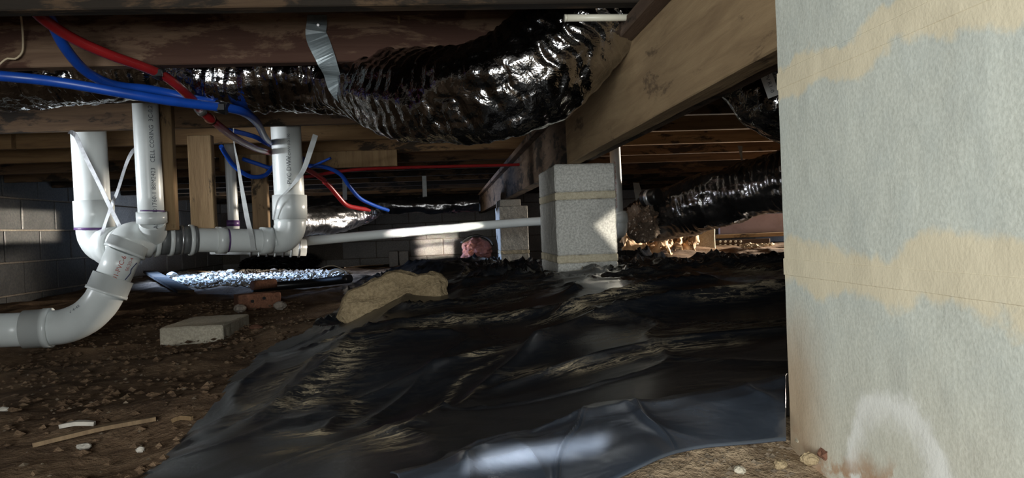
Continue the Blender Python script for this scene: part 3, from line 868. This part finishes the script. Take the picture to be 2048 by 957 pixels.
for k in (.0, .25, .5):
    q = C1 + (C1 - P0) / np.linalg.norm(C1 - P0) * (-.02 - .06 * k)
    sleeve('coupling', q, q + (C1 - P0) / np.linalg.norm(C1 - P0) * .014, .034, M['pvc_fit'], s)
# third low run glimpsed under the main line
l3 = empty('low_drain_run', at(600, 500, 3.3)); tag(l3, 'corrugated grey pipe end showing just under the right drain elbow', 'drain pipe')
q0, q1 = at(420, 492, 3.22), at(612, 496, 3.34)
tube('pipe', [q0, q1], .036, M['pvc'], l3, 24, .1)
for k in range(7):
    u = .40 + .085 * k
    sleeve('rib_ring', q0 + (q1 - q0) * u, q0 + (q1 - q0) * (u + .022), .0425, M['pvc_fit'] if k % 2 else M['steel'], l3)

# ------------------------------------------------------------------ studs behind the drain line
def stud(px0, px1, Y, pyb, dpt, mat, label, top=.584):
    a, b = at(px0, pyb, Y), at(px1, pyb, Y)
    o = box('wood_stud', (a[0], b[0], Y, Y + dpt, a[2], top), M[mat], None, .003)
    for k, (u, v) in enumerate(((.3, .12), (.65, .3))):
        pass
    return tag(o, label, 'board', 'wood studs hung from the joists')


stud(319, 352, 2.702, 462, .037, 'stud', 'narrow pale stud beside the slim left riser')
stud(382, 430, 2.90, 462, .037, 'stud', 'wide orange-tan stud, the second one right of the slim left riser', .395)
stud(506, 538, 3.62, 462, .037, 'stud_old', 'weathered short stud just left of the right drain riser', .395)

# ------------------------------------------------------------------ hanger straps
def strap(pts, wdt, label, mat='strap', th=.0012):
    o = ribbon('hanger_strap', [at(*p) for p in pts], wdt, th, M[mat], None, .01, (1.0, -.15, .25))
    return tag(o, label, 'strap', 'pipe hanger straps')


strap([(138, 264, 2.74), (150, 270, 2.73), (170, 312, 2.73), (200, 372, 2.73), (216, 406, 2.725), (240, 455, 2.715), (250, 478, 2.66)], .015, 'pale hanger strap crossing the wide left riser', 'steel')
strap([(282, 292, 2.73), (266, 302, 2.74), (252, 330, 2.75), (236, 380, 2.735), (222, 415, 2.735), (208, 455, 2.73), (203, 478, 2.735)], .012, 'thin hanger strap between the wide and slim left risers', 'steel')
strap([(467, 246, 2.80), (468, 285, 2.82), (477, 335, 2.86), (485, 385, 2.87), (495, 440, 2.875), (503, 472, 2.875), (507, 500, 2.9)], [.003, .004, .010, .014, .018, .018, .018], 'twisted pale strap hanging down to the horizontal drain pipe', 'strap')
strap([(631, 270, 2.86), (622, 298, 2.87), (608, 338, 2.885), (592, 362, 2.905), (572, 385, 2.905), (556, 402, 2.915), (547, 440, 2.93)], [.020, .020, .019, .015, .008, .006, .006], 'clear strap with a punched end at the right drain riser', 'strap')

# ------------------------------------------------------------------ pex water lines
def pex(name, mat, pts, r, label, **kw):
    o = tube(name, [at(*p) for p in pts], r, M[mat], None, 14, .012)
    return tag(o, label, 'water pipe')


pex('blue_water_pipe', 'pex_blue', [(-620, 115, 1.62), (-300, 128, 1.63), (0, 152, 1.66), (120, 165, 1.70), (250, 187, 1.75), (340, 202, 1.80), (420, 212, 1.86), (455, 216, 1.90), (490, 226, 1.98), (514, 246, 2.15), (528, 272, 2.5), (538, 284, 2.9), (548, 292, 3.12), (580, 304, 3.2), (612, 322, 3.35)], .0112,
    'bright blue water pipe running in from the left edge')
pex('blue_water_pipe', 'pex_blue', [(80, 5, 1.47), (100, 38, 1.52), (128, 92, 1.60), (163, 135, 1.68), (200, 160, 1.75), (240, 173, 1.81), (290, 178, 1.85), (335, 186, 1.88), (380, 197, 1.90), (432, 206, 1.925)], .0108,
    'blue water pipe dropping from the upper left beside a red one')
pex('red_water_pipe', 'pex_red', [(60, 12, 1.45), (92, 42, 1.50), (150, 79, 1.58), (220, 110, 1.65), (290, 135, 1.72), (328, 152, 1.77), (355, 172, 1.81), (385, 200, 1.89), (405, 224, 1.96), (432, 247, 2.05), (470, 276, 2.3), (510, 297, 2.65), (532, 304, 2.95), (548, 309, 3.12), (590, 326, 3.25), (625, 345, 3.4), (650, 362, 3.5)], .0106,
    'thick red water pipe sweeping down from the upper left')
pex('red_water_pipe', 'pex_red', [(648, 363, 3.52), (660, 374, 3.55), (675, 392, 3.6), (692, 410, 3.66), (712, 416, 3.8), (738, 420, 4.0)], .0112, 'short sunlit red pipe angling down right of the drain riser')
pex('red_water_pipe', 'pex_red', [(560, 358, 3.55), (620, 353, 3.6), (660, 346, 3.65), (720, 339, 3.7), (820, 335, 3.8), (1000, 331, 3.9), (1046, 329, 3.93)], .0078, 'thin red pipe run straight across to the girder')
pex('blue_water_pipe', 'pex_blue', [(440, 258, 2.9), (470, 263, 2.95), (510, 274, 3.02), (530, 285, 3.1), (570, 305, 3.3)], .0095, 'short blue pipe passing behind the thick red pipe')
pex('blue_water_pipe', 'pex_blue', [(442, 293, 3.2), (452, 310, 3.25), (470, 334, 3.3), (500, 353, 3.35), (528, 352, 3.4), (543, 338, 3.45), (552, 325, 3.5)], .0095, 'drooping blue pipe loop in front of the slim far riser')
pex('blue_water_pipe', 'pex_blue', [(485, 318, 3.6), (515, 328, 3.6), (545, 337, 3.6), (580, 336, 3.6), (622, 332, 3.6), (655, 336, 3.62), (682, 350, 3.66), (698, 372, 3.7), (720, 397, 3.8), (750, 412, 3.95), (776, 421, 4.1)], .0095, 'dark blue pipe curving down behind the right riser')
pex('blue_water_pipe', 'pex_blue', [(610, 338, 3.58), (636, 328, 3.56), (662, 316, 3.55)], .006, 'stub of blue pipe branching up right of the drain riser')


def clip(px, py, Y, rr, label, sx=.02):
    p = at(px, py, Y)
    e = empty('pipe_clip', p); tag(e, label, 'clip', 'black pipe clips')
    sleeve('clip_ring', p - np.array((sx * .45, 0, -.004)), p + np.array((sx * .45, 0, -.004)), rr, M['black'], e)
    box('clip_tab', (p[0] - .006, p[0] + .012, p[1] - rr - .004, p[1] - rr + .004, p[2] - .010, p[2] + .006), M['black'], e, .001)


clip(318, 147, 1.757, .0145, 'black clip on the thick red pipe below the joist')
clip(443, 215, 1.882, .0155, 'black clip at the bend of the bright blue pipe', .03)
e = empty('brass_fitting', at(402, 222, 1.95)); tag(e, 'small metal crimp ring where red and blue pipes cross', 'fitting')
sleeve('crimp_ring', at(398, 216, 1.935), at(404, 223, 1.955), .0135, M['steel'], e); sleeve('crimp_ring', at(418, 236, 2.005), at(424, 241, 2.02), .0135, M['brick'], e)

# ------------------------------------------------------------------ ducts
def duct(name, pts, mat, label, seg=120, step=.0045, amp=1.0, seed=0.0, pitch=.032, cat='duct', parent=None):
    P = [tuple(at(a, b, c)) + (r,) for a, b, c, r in pts]

    def disp(S, A, RR):
        cx, cy = np.cos(A), np.sin(A)
        lat = fbm(S * 5 + seed, cx * 1.6, cy * 1.6, 2)                                     # wrinkles wander along the duct
        dens = .35 + .65 * np.clip(.5 + 1.2 * vnoise(S * 4 + seed, cx * 1.3, cy * 1.3 + 4), 0, 1)
        fold = ridged((S + lat * .020) * 34 + seed, cx * 1.3 + seed, cy * 1.3, 1) + .45 * ridged((S + lat * .012) * 80, cx * 2.6, cy * 2.6 + seed, 1)
        cr = ridged(S * 30 + 7, cx * 3.5 + seed, cy * 3.5, 1)
        hel = np.cos(2 * np.pi * (S / pitch))
        return amp * (-.0085 * dens * fold - .003 * cr + .0012 * hel + .012 * fbm(S * 6 + seed, cx * 1.5, cy * 1.5, 2) + .006)
    o = tube(name, P, 0, M[mat], parent, seg, step, True, True, disp)
    if label: tag(o, label, cat)
    return o


D1 = [(-1000, 140, 1.985, .105), (-500, 136, 1.985, .105), (0, 132, 1.985, .105), (230, 120, 1.985, .105), (400, 126, 1.985, .105), (500, 138, 1.98, .105), (600, 147, 1.965, .103), (680, 155, 1.93, .098), (745, 168, 1.85, .098), (800, 186, 1.765, .100), (870, 190, 1.68, .102),
      (950, 182, 1.61, .105), (1035, 155, 1.57, .110), (1105, 105, 1.555, .113), (1180, 25, 1.55, .112), (1270, -55, 1.55, .10), (1390, -75, 1.55, .10), (1478, -30, 1.55, .108), (1515, 70, 1.54, .115), (1570, 160, 1.50, .118), (1680, 190, 1.45, .12), (1900, 200, 1.40, .12)]
duct('flexible_duct', D1, 'foil', 'long crinkled foil flexible duct sagging under the joists and over the girder', 150, .0042, 1.0, 0.0)
fd = bpy.data.objects['flexible_duct']
# paper label on the duct beyond the girder
V, Fc = text_mesh('PV R1-0', .011)
c0 = at(1537, 163, 1.36); ua = at(1543, 182, 1.36) - at(1530, 146, 1.36); ua /= np.linalg.norm(ua); va = np.cross(ua, (0, -1.0, 0)); va /= np.linalg.norm(va)
lab = mesh('paper_label', [c0 + ua * a_ + va * b_ for a_, b_ in ((-.018, -.012), (.030, -.012), (.030, .012), (-.018, .012))], [(0, 1, 2, 3)], M['label'], fd)
lab['label'] = 'white paper label'
mesh('printed_text', [c0 + np.array((0, -.0008, 0)) + ua * (x + .004) - va * y for x, y, _ in V], Fc, M['ink'], lab)

D2 = [(1262, 452, 3.62, .09), (1300, 438, 3.58, .115), (1340, 428, 3.5, .128), (1400, 408, 3.4, .131), (1460, 390, 3.3, .131), (1558, 366, 3.12, .131), (1700, 333, 2.9, .131), (1850, 300, 2.7, .131)]
duct('flexible_duct', D2, 'foil_dark', 'fat black wrapped flexible duct sloping behind the near pier at right', 110, .006, 1.0, 5.0)
e = empty('duct_collar', at(1302, 395, 3.42)); tag(e, 'shiny black duct collar standing above the fat black duct', 'duct collar')
sleeve('collar_ring', at(1287, 398, 3.42), at(1318, 392, 3.36), .036, M['black'], e, [(0, .8), (0, 1), (.2, 1.05), (.8, 1.05), (1, 1), (1, .8)])
sleeve('collar_band', at(1296, 396.5, 3.40), at(1303, 395, 3.385), .039, M['steel'], e)
o = ribbon('tape_strip', [at(*p) for p in [(1480, 292, 3.40), (1484, 320, 3.3), (1493, 350, 3.16), (1500, 372, 3.12), (1512, 398, 3.105)]], [.022, .008, .020, .03, .03], .001, M['tape'], None, .01, (1, 0, 0))
tag(o, 'grey tape hanger twisted above the fat black duct', 'tape')
o = ribbon('tape_strip', [at(*p) for p in [(1272, 366, 3.74), (1276, 385, 3.6), (1280, 415, 3.5)]], [.03, .035, .03], .001, M['tape'], None, .01, (1, 0, 0))
tag(o, 'dull tape tab beside the black duct collar', 'tape')
# grey tape holding the foil duct
o = ribbon('tape_strip', [at(*p) for p in [(634, 30, 1.756), (634, 50, 1.752), (632, 68, 1.755), (640, 90, 1.752), (652, 118, 1.752), (660, 138, 1.762), (668, 160, 1.795), (684, 188, 1.805), (703, 213, 1.83), (714, 229, 1.87)]],
           [.044, .046, .050, .045, .043, .043, .044, .044, .042, .038], .001, M['tape'], None, .006, (1, 0, -.25), False, .004)
tag(o, 'grey tape strip stuck to a joist and slung under the foil duct', 'tape')
o = tube('tape_nail', [at(636, 50, 1.735), at(636, 50, 1.765)], .003, M['steel'], bpy.data.objects['tape_strip.002'], 8)

# far ducts
duct('flexible_duct', [(560, 418, 5.6, .06), (640, 414, 5.5, .06), (760, 413, 5.4, .06), (860, 411, 5.4, .06), (960, 408, 5.4, .06)], 'foil_dark', 'dim far foil duct hanging level below the far joists', 40, .012, .8, 3.0)
for k, px in enumerate((690, 850)):
    p = at(px, 399, 5.4)
    tag(ribbon('hanger_strap', [(p[0], 5.42, JB + .04), (p[0], 5.41, JB - .06), (p[0], 5.39, p[2] - .005)], .03, .001, M['strap'], None, .03, (1, 0, 0)), ('left', 'right')[k] + ' one of two thin straps holding the dim far duct', 'strap', 'far duct straps')
duct('insulated_duct', [(585, 448, 4.6, .085), (640, 443, 4.8, .085), (700, 436, 5.0, .075), (742, 428, 5.2, .05), (757, 424, 5.3, .018)], 'foil_bright', 'bright silver foil duct end right of the drain riser', 60, .008, .8, 8.0)
# crumpled dark film at the left end of the fat duct
def crumple(name, c, ru, rv, rw, mat, label, cat, seed, amp=.35, parent=None, sub=5, fr=3.0):
    bm = bmesh.new(); bmesh.ops.create_icosphere(bm, subdivisions=sub, radius=1.0)
    co = np.array([v.co for v in bm.verts])
    k = 1 + amp * (ridged(co[:, 0] * fr + seed, co[:, 1] * fr, co[:, 2] * fr, 3) - 1.0)
    co = co * k[:, None] * np.array((ru, rv, rw)) + np.asarray(c)
    for v, p in zip(bm.verts, co): v.co = p
    o = from_bm(name, bm, M[mat], parent)
    if label: tag(o, label, cat)
    return o


crumple('film_wrap', at(1283, 446, 3.42), .085, .09, .085, 'film_brown', 'crumpled brownish film bunched at the left end of the fat duct', 'plastic film', 2.0, .28, None, 5, 1.5)

# cream pipe stub under the first joist, cream wire, wood chip
p0, p1 = at(1130, 36, 1.42), at(1275, 35, 1.42)
e = empty('cream_pipe', p0); tag(e, 'short cream plastic pipe above the foil duct near the girder', 'pipe')
tube('pipe', [p0, p1], .0068, M['pvc_cream'], e, 16, .05); sleeve('pipe_mouth', p0 - np.array((.001, 0, 0)), p0 + np.array((.004, 0, 0)), .0070, M['pvc_cream'], e)
o = tube('cable', [at(*p) for p in [(38, 18, 1.7), (43, 40, 1.72), (46, 80, 1.74), (44, 105, 1.745), (30, 118, 1.74), (15, 117, 1.735), (0, 128, 1.73), (-20, 150, 1.72)]], .0022, M['wire_cream'], None, 8, .006); tag(o, 'thin cream cable hanging at the upper left corner', 'cable')
o = box('wood_chip', tuple(np.array([at(798, 40, 1.758)[0] - .003, at(798, 40, 1.758)[0] + .003, 1.752, 1.760, at(798, 47, 1.758)[2], at(798, 32, 1.758)[2]])), M['stud'], None, .001); tag(o, 'tiny pale splinter on the mould-blotched joist', 'splinter')

# ------------------------------------------------------------------ loose things on the ground
# solid concrete block
gz = -.358
o = box('cap_block', (-1.035, -.815, 2.76, 3.12, gz - .015, gz + .052), M['slab'], None, .005, 30, .0012, 30); tag(o, 'flat pale concrete cap block lying on the dirt', 'block')
# clay brick with core holes
c = on_ground(515, 611); c[2] = ground_z(c[0], c[1])
e = empty('clay_brick', c); tag(e, 'reddish cored brick half sunk in the dirt', 'brick')
ang = math.radians(28)
bmx = bm_box((-.10, .10, -.05, .05, -.015, .058), .004, 16, .002, 30)
bmesh.ops.rotate(bmx, verts=bmx.verts[:], cent=(0, 0, 0), matrix=Matrix.Rotation(ang, 3, 'Z')); bmesh.ops.translate(bmx, verts=bmx.verts[:], vec=c)
from_bm('brick_body', bmx, M['brick'], e)
for k in (-.035, .02):
    q = c + np.array((math.cos(ang) * k + math.sin(ang) * .052, math.sin(ang) * k - math.cos(ang) * .052, .025 + .01 * (k > 0)))
    sleeve('core_hole', q, q + np.array((-math.sin(ang), math.cos(ang), 0)) * .006, .008, M['black'], e, None, 10)
# tan rock slab
OUT = [(672, 636), (686, 598), (710, 578), (742, 558), (788, 538), (812, 545), (835, 549), (860, 543), (884, 549), (895, 566), (897, 612), (850, 632), (790, 650), (735, 662), (695, 662)]
zb = at(700, 645, 2.30)[2]
fr_ = np.array([at(px, py, 2.18 + .55 * max(0, (645 - py)) * 2.4 / 1500) for px, py in OUT])
cen = fr_.mean(0)
bm = bmesh.new()
rings = []
for sc_, dy, dz in ((.90, -.012, .0), (1.0, .012, .0), (1.0, .05, -.012), (.9, .085, -.03)):
    rings.append([bm.verts.new(cen + (p - cen) * sc_ + np.array((0, dy, dz))) for p in fr_])
n = len(OUT)
for a_, b_ in zip(rings[:-1], rings[1:]):
    for j in range(n): bm.faces.new((a_[j], a_[(j + 1) % n], b_[(j + 1) % n], b_[j]))
for rg in (rings[0], rings[-1]):
    cv = bm.verts.new(sum((v.co for v in rg), Vector()) / n)
    for j in range(n): bm.faces.new((rg[j], rg[(j + 1) % n], cv))
bmesh.ops.triangulate(bm, faces=bm.faces[:])
for _ in range(3): bmesh.ops.subdivide_edges(bm, edges=[q for q in bm.edges if q.calc_length() > .014], cuts=1, use_grid_fill=True)
bm.normal_update()
co = np.array([v.co for v in bm.verts]); no = np.array([v.normal for v in bm.verts])
dd = .008 * vnoise(co[:, 0] * 5, co[:, 1] * 5, co[:, 2] * 38 + co[:, 0] * 9) + .006 * fbm(co[:, 0] * 22, co[:, 1] * 22, co[:, 2] * 22, 4) - .006 * ridged(co[:, 0] * 7, co[:, 1] * 6, co[:, 2] * 12 + 3, 2) + .004
for v, p in zip(bm.verts, co + no * dd[:, None]): v.co = p
tag(from_bm('rock_slab', bm, M['rock'], None), 'large tan broken slab lying at the edge of the black plastic', 'rock')

# long splinters and sticks on the dirt
def stick(px0, py0, px1, py1, wd, mat, label, lift=.012, name='wood_splinter', cat='stick'):
    a, b = on_ground(px0, py0), on_ground(px1, py1)
    a[2] = ground_z(*a[:2]) + lift; b[2] = ground_z(*b[:2]) + lift
    m_ = (a + b) / 2
    m_[2] += .004
    o = ribbon(name, [a, m_, b], [wd * .35, wd, wd * .9, wd * .5], .007, M[mat], None, .02, np.cross(b - a, (0, 0, 1.0)))
    return tag(o, label, cat)


stick(66, 906, 312, 852, .020, 'stud_old', 'long pale wood splinter on the dirt at lower left')
stick(120, 868, 190, 862, .016, 'debris', 'short grey chip above the long splinter')
stick(345, 858, 385, 853, .008, 'stud', 'tiny pale twig by the edge of the black plastic')
for k, (a_, b_, c_, d_, lb) in enumerate([(376, 545, 424, 551, 'brown stick lying on the sunlit ground below the left tee'), (520, 548, 566, 545, 'thin pale stick on the far edge of the blue-lit ground'), (690, 540, 765, 534, 'orange-brown board strip at the foot of the back wall')]):
    stick(a_, b_, c_, d_, .05 if k == 2 else .04, 'plank', lb, .02, 'wood_stick')
a_, b_ = on_ground(300, 556), on_ground(372, 588)
pk = ribbon('old_plank', [a_ + (0, 0, .05), (a_ + b_) / 2 + (0, 0, .03), b_ + (0, 0, .012)], .10, .02, M['joist_dark'], None, .05, (0, 1, 0)); tag(pk, 'dark old plank leaning under the left drain pipe', 'board')
# black hose, wires and rubble on the blue-lit ground
hp = [on_ground(*p) for p in [(505, 585), (560, 580), (630, 574), (700, 566)]]
for p in hp: p[2] = ground_z(*p[:2]) + .025
tag(tube('black_hose', hp, .028, M['black'], None, 14, .04), 'black hose lying along the far dirt edge', 'hose')
hp2 = [on_ground(*p) for p in [(505, 586), (530, 583), (552, 581)]]
for p in hp2: p[2] = ground_z(*p[:2]) + .045
tag(tube('rusty_pipe_stub', hp2, .03, M['brick'], None, 14, .04), 'rusty pipe stub at the end of the black hose', 'pipe')
def wire(pts, r, mat, label):
    o = tube('loose_wire', [at(*p) for p in pts], r, M[mat], None, 8, .02); return tag(o, label, 'wire')
wire([(656, 552, 5.3), (664, 543, 5.3), (676, 540, 5.3), (688, 546, 5.3), (695, 554, 5.3)], .010, 'wire_white', 'white looped strip left of the tan slab')
wire([(624, 545, 5.0), (623, 556, 5.0), (628, 563, 5.0), (645, 562, 5.0), (668, 556, 5.0), (690, 545, 5.0)], .004, 'black', 'black loose wire curling over the blue-lit ground')
wire([(634, 542, 5.2), (650, 534, 5.2), (668, 532, 5.2), (690, 541, 5.2), (705, 548, 5.2)], .003, 'wire_cream', 'thin tan wire arching above the white looped strip')


def chunk(px, py, size, mat, label, seed, name='rubble_chunk', cat='rubble', Y=None, sq=(1, 1, .7)):
    c = on_ground(px, py); c[2] = ground_z(c[0], c[1]) + size * .3
    return crumple(name, c, size * sq[0], size * sq[1], size * sq[2], mat, label, cat, seed, .22, None, 3, 1.3)


chunk(462, 549, .045, 'debris', 'white rubble chunk on the blue-lit ground under the drain pipe', 1.0)
chunk(548, 546, .04, 'debris', 'small pale rubble chunk by the back wall shadow', 3.0)
chunk(345, 556, .05, 'debris', 'grey rubble chunk left of the blue-lit strip', 5.0)
chunk(516, 578, .045, 'paper', 'crumpled tan scrap at the near edge of the blue-lit strip', 8.0)
chunk(512, 660, .022, 'brick', 'reddish pebble right of the cap block', 4.0, 'stone', 'stone', None, (1.4, 1, .6))
chunk(560, 616, .03, 'mortar_dark', 'dark clod beside the cored brick', 6.0, 'stone', 'stone')
chunk(480, 622, .03, 'mortar_dark', 'dark clod just in front of the cored brick', 7.0, 'stone', 'stone')
chunk(6, 823, .008, 'debris', 'white pebble at the left edge of the dirt', 9.0, 'stone', 'stone', None, (1.6, 1, .7))
chunk(168, 898, .008, 'debris', 'white pebble in front of the long splinter', 10.0, 'stone', 'stone', None, (1.6, 1, .7))
chunk(281, 903, .007, 'debris', 'pale pebble right of the long splinter', 11.0, 'stone', 'stone')

for k, (px, py, sz_, mt, lb) in enumerate([(1668, 918, .020, 'brick', 'reddish clay clod at the foot of the near pier'), (1604, 886, .010, 'mortar', 'pale mortar crumb at the far corner of the near pier foot'), (1618, 925, .012, 'rock', 'tan clod left of the reddish clay clod'),
                                          (1560, 935, .009, 'rock', 'small tan clod on the soil in front of the near pier'), (1480, 945, .008, 'slab', 'pale pebble on the soil at the bottom edge'), (1632, 880, .010, 'slab', 'white plaster bit against the near pier foot')]):
    chunk(px, py, sz_ * .62, mt, lb, 20.0 + k, 'soil_clod', 'clod')

# pale blue-white crushed litter that catches the vent light
def litter(name, poly_px, count, s0, s1, mat, label, lift=.0, seed=1, cat='litter'):
    rg = np.random.default_rng(seed)
    V, Fc = [], []
    P = np.array([on_ground(*p)[:2] for p in poly_px])
    lo, hi = P.min(0), P.max(0)
    k = 0
    while k < count:
        q = lo + rg.random(2) * (hi - lo)
        if not poly_mask(np.array([q[0]]), np.array([q[1]]), [tuple(p) for p in P])[0]:
            k += .02; continue
        k += 1
        sz = s0 * (s1 / s0) ** rg.random() * np.array((1, 1, .45))
        z = ground_z(q[0], q[1]) + lift + .012 * float(fbm(q[0] * 4, q[1] * 4, 0, 5)) + sz[2] * .35
        b = len(V); th = rg.random() * 6.28
        for d_ in ((1, 0, 0), (0, 1, 0), (-1, 0, 0), (0, -1, 0), (.1, .1, 1), (-.1, 0, -1)):
            v_ = np.array(d_) * sz * (.6 + .8 * rg.random())
            V.append((q[0] + v_[0] * math.cos(th) - v_[1] * math.sin(th), q[1] + v_[0] * math.sin(th) + v_[1] * math.cos(th), z + v_[2]))
        Fc += [(b + i, b + (i + 1) % 4, b + 4) for i in range(4)] + [(b + (i + 1) % 4, b + i, b + 5) for i in range(4)]
    return tag(mesh(name, V, Fc, M[mat]), label, cat, None, 'stuff')


litter('crushed_litter', [(330, 548), (360, 572), (500, 576), (600, 570), (700, 552), (690, 544), (560, 543)], 2200, .008, .035, 'debris', 'pale crushed litter strewn over the far vent-lit ground', .0, 5)
litter('dirt_crumbs', [(0, 720), (0, 990), (250, 990), (440, 800), (560, 690), (640, 645), (600, 600), (420, 600)], 420, .0018, .007, 'crumb', 'small pale stones sprinkled on the dirt at left', .0, 9)
litter('dirt_crumbs', [(1250, 985), (1380, 905), (1590, 885), (1590, 985)], 200, .001, .004, 'crumb', 'small gravel crumbs at the foot of the near pier', .0, 12)
litter('dirt_clods', [(0, 720), (0, 990), (250, 990), (440, 800), (560, 690), (640, 645), (600, 600), (420, 600)], 1500, .003, .014, 'dirt', 'brown dirt clods scattered over the floor at left', .0, 19)

# ------------------------------------------------------------------ far centre: pink bundle, dark heap
e = empty('pink_bundle', at(950, 528, 5.4)); tag(e, 'pinkish rounded insulation bundle left of the farther pier', 'insulation')
crumple('bundle_body', at(953, 503, 5.5), .115, .15, .098, 'pink', None, None, 3.0, .22, e, 4, 1.8)
ring = [at(953 + 35 * math.cos(q), 503 - 31 * math.sin(q), 5.40) for q in np.linspace(.35, 2.6, 14)]
tube('film_edge', ring, .010, M['foil_dark'], e, 8, .02)
crumple('plastic_heap', at(560, 528, 8.3), .42, .5, .13, 'black', 'dark heap of plastic at the foot of the back wall', 'plastic heap', 12.0, .12)
cb = on_ground(790, 531); 
for k, (px, lb) in enumerate(((787, 'loose half block standing by the back wall, left one'), (808, 'loose half block standing by the back wall, right one'))):
    c = at(px, 520, 8.3)
    tag(box('half_block', (c[0] - .05, c[0] + .05, 8.3, 8.45, -.46, at(px, 503, 8.3)[2]), M['block_far'], None, .006, 10, .003, 20), lb, 'block')

# ------------------------------------------------------------------ right: sunlit debris past the sheet
def sheet_patch(name, corners, nu, amp, mat, label, cat, seed, fr=9.0, th=.0015):
    a, b, c, d_ = [np.asarray(p, float) for p in corners]
    u, v = np.meshgrid(np.linspace(0, 1, nu), np.linspace(0, 1, nu))
    u, v = u[..., None], v[..., None]
    V = a * (1 - u) * (1 - v) + b * u * (1 - v) + c * u * v + d_ * (1 - u) * v
    no = np.cross(b - a, d_ - a); no /= np.linalg.norm(no)
    V = V + no * (amp * (ridged(u[..., 0] * fr * .4 + seed, v[..., 0] * fr * .4, seed, 3) - .8))[..., None]
    V = V + (amp * .6) * np.stack([fbm(u[..., 0] * 5 + seed, v[..., 0] * 5, k, 3) for k in range(3)], -1)
    o = grid_mesh(name, V.reshape(-1, 3), nu, nu, M[mat], None, None, False)
    so = o.modifiers.new('thick', 'SOLIDIFY'); so.thickness = th
    return tag(o, label, cat)


gz_r = -.165
sheet_patch('kraft_paper', [at(1242, 508, 3.7), at(1345, 503, 3.75), at(1352, 474, 4.3), at(1248, 470, 4.2)], 44, .05, 'paper', 'crumpled brown kraft paper beside the near pier in warm sunlight', 'paper', 3.0)
sheet_patch('kraft_paper', [at(1330, 500, 4.1), at(1395, 497, 4.1), at(1392, 470, 4.7), at(1335, 472, 4.6)], 36, .05, 'paper', 'smaller crumpled paper scrap left of the pale foundation block', 'paper', 9.0)
c = at(1408, 475, 4.6)
tag(box('pale_block', (c[0] - .075, c[0] + .075, 4.6, 4.8, -.25, at(1408, 455, 4.6)[2]), M['slab'], None, .006, 16, .002, 20), 'pale grey block standing under the fat black duct', 'block')
a_, b_ = at(1434, 478, 4.95), at(1600, 470, 4.95)
tag(box('sill_plank', (a_[0], b_[0], 4.95, 5.10, a_[2], a_[2] + .026), M['plank'], None, .003), 'warm-lit sill plank under the fat black duct', 'board')
a_, b_ = at(1440, 468, 5.1), at(1590, 440, 5.1)
tag(box('painted_board', (a_[0], b_[0], 5.1, 5.13, a_[2] - .004, b_[2] + .05), M['purple_board'], None, .003), 'dull mauve board standing behind the sill plank', 'board')
a_, b_ = at(1432, 497, 4.9), at(1540, 477, 4.9)
e = empty('vent_plate', (a_[0], 4.9, a_[2])); tag(e, 'dark perforated vent plate with two rows of pale discs for light-filled holes', 'vent')
box('plate_body', (a_[0], b_[0], 4.9, 4.93, a_[2] - .08, b_[2]), M['vent_dark'], e, .002)
for r_ in range(2):
    for k in range(5):
        p = at(1440 + 10.2 * k, 483.5 + 7.5 * r_, 4.9)
        sleeve('lit_hole_disc', p, p + np.array((0, -.008, 0)), .0085, M['pvc_cream'], e, [(0, 1), (.7, 1), (1, .7)], 10)  # pale discs stand in for light shining through the vent holes
litter('straw_litter', [(1485, 502), (1545, 499), (1545, 489), (1492, 492)], 200, .005, .022, 'wire_cream', 'pale straw-like litter on the ground under the fat black duct', .01, 31)
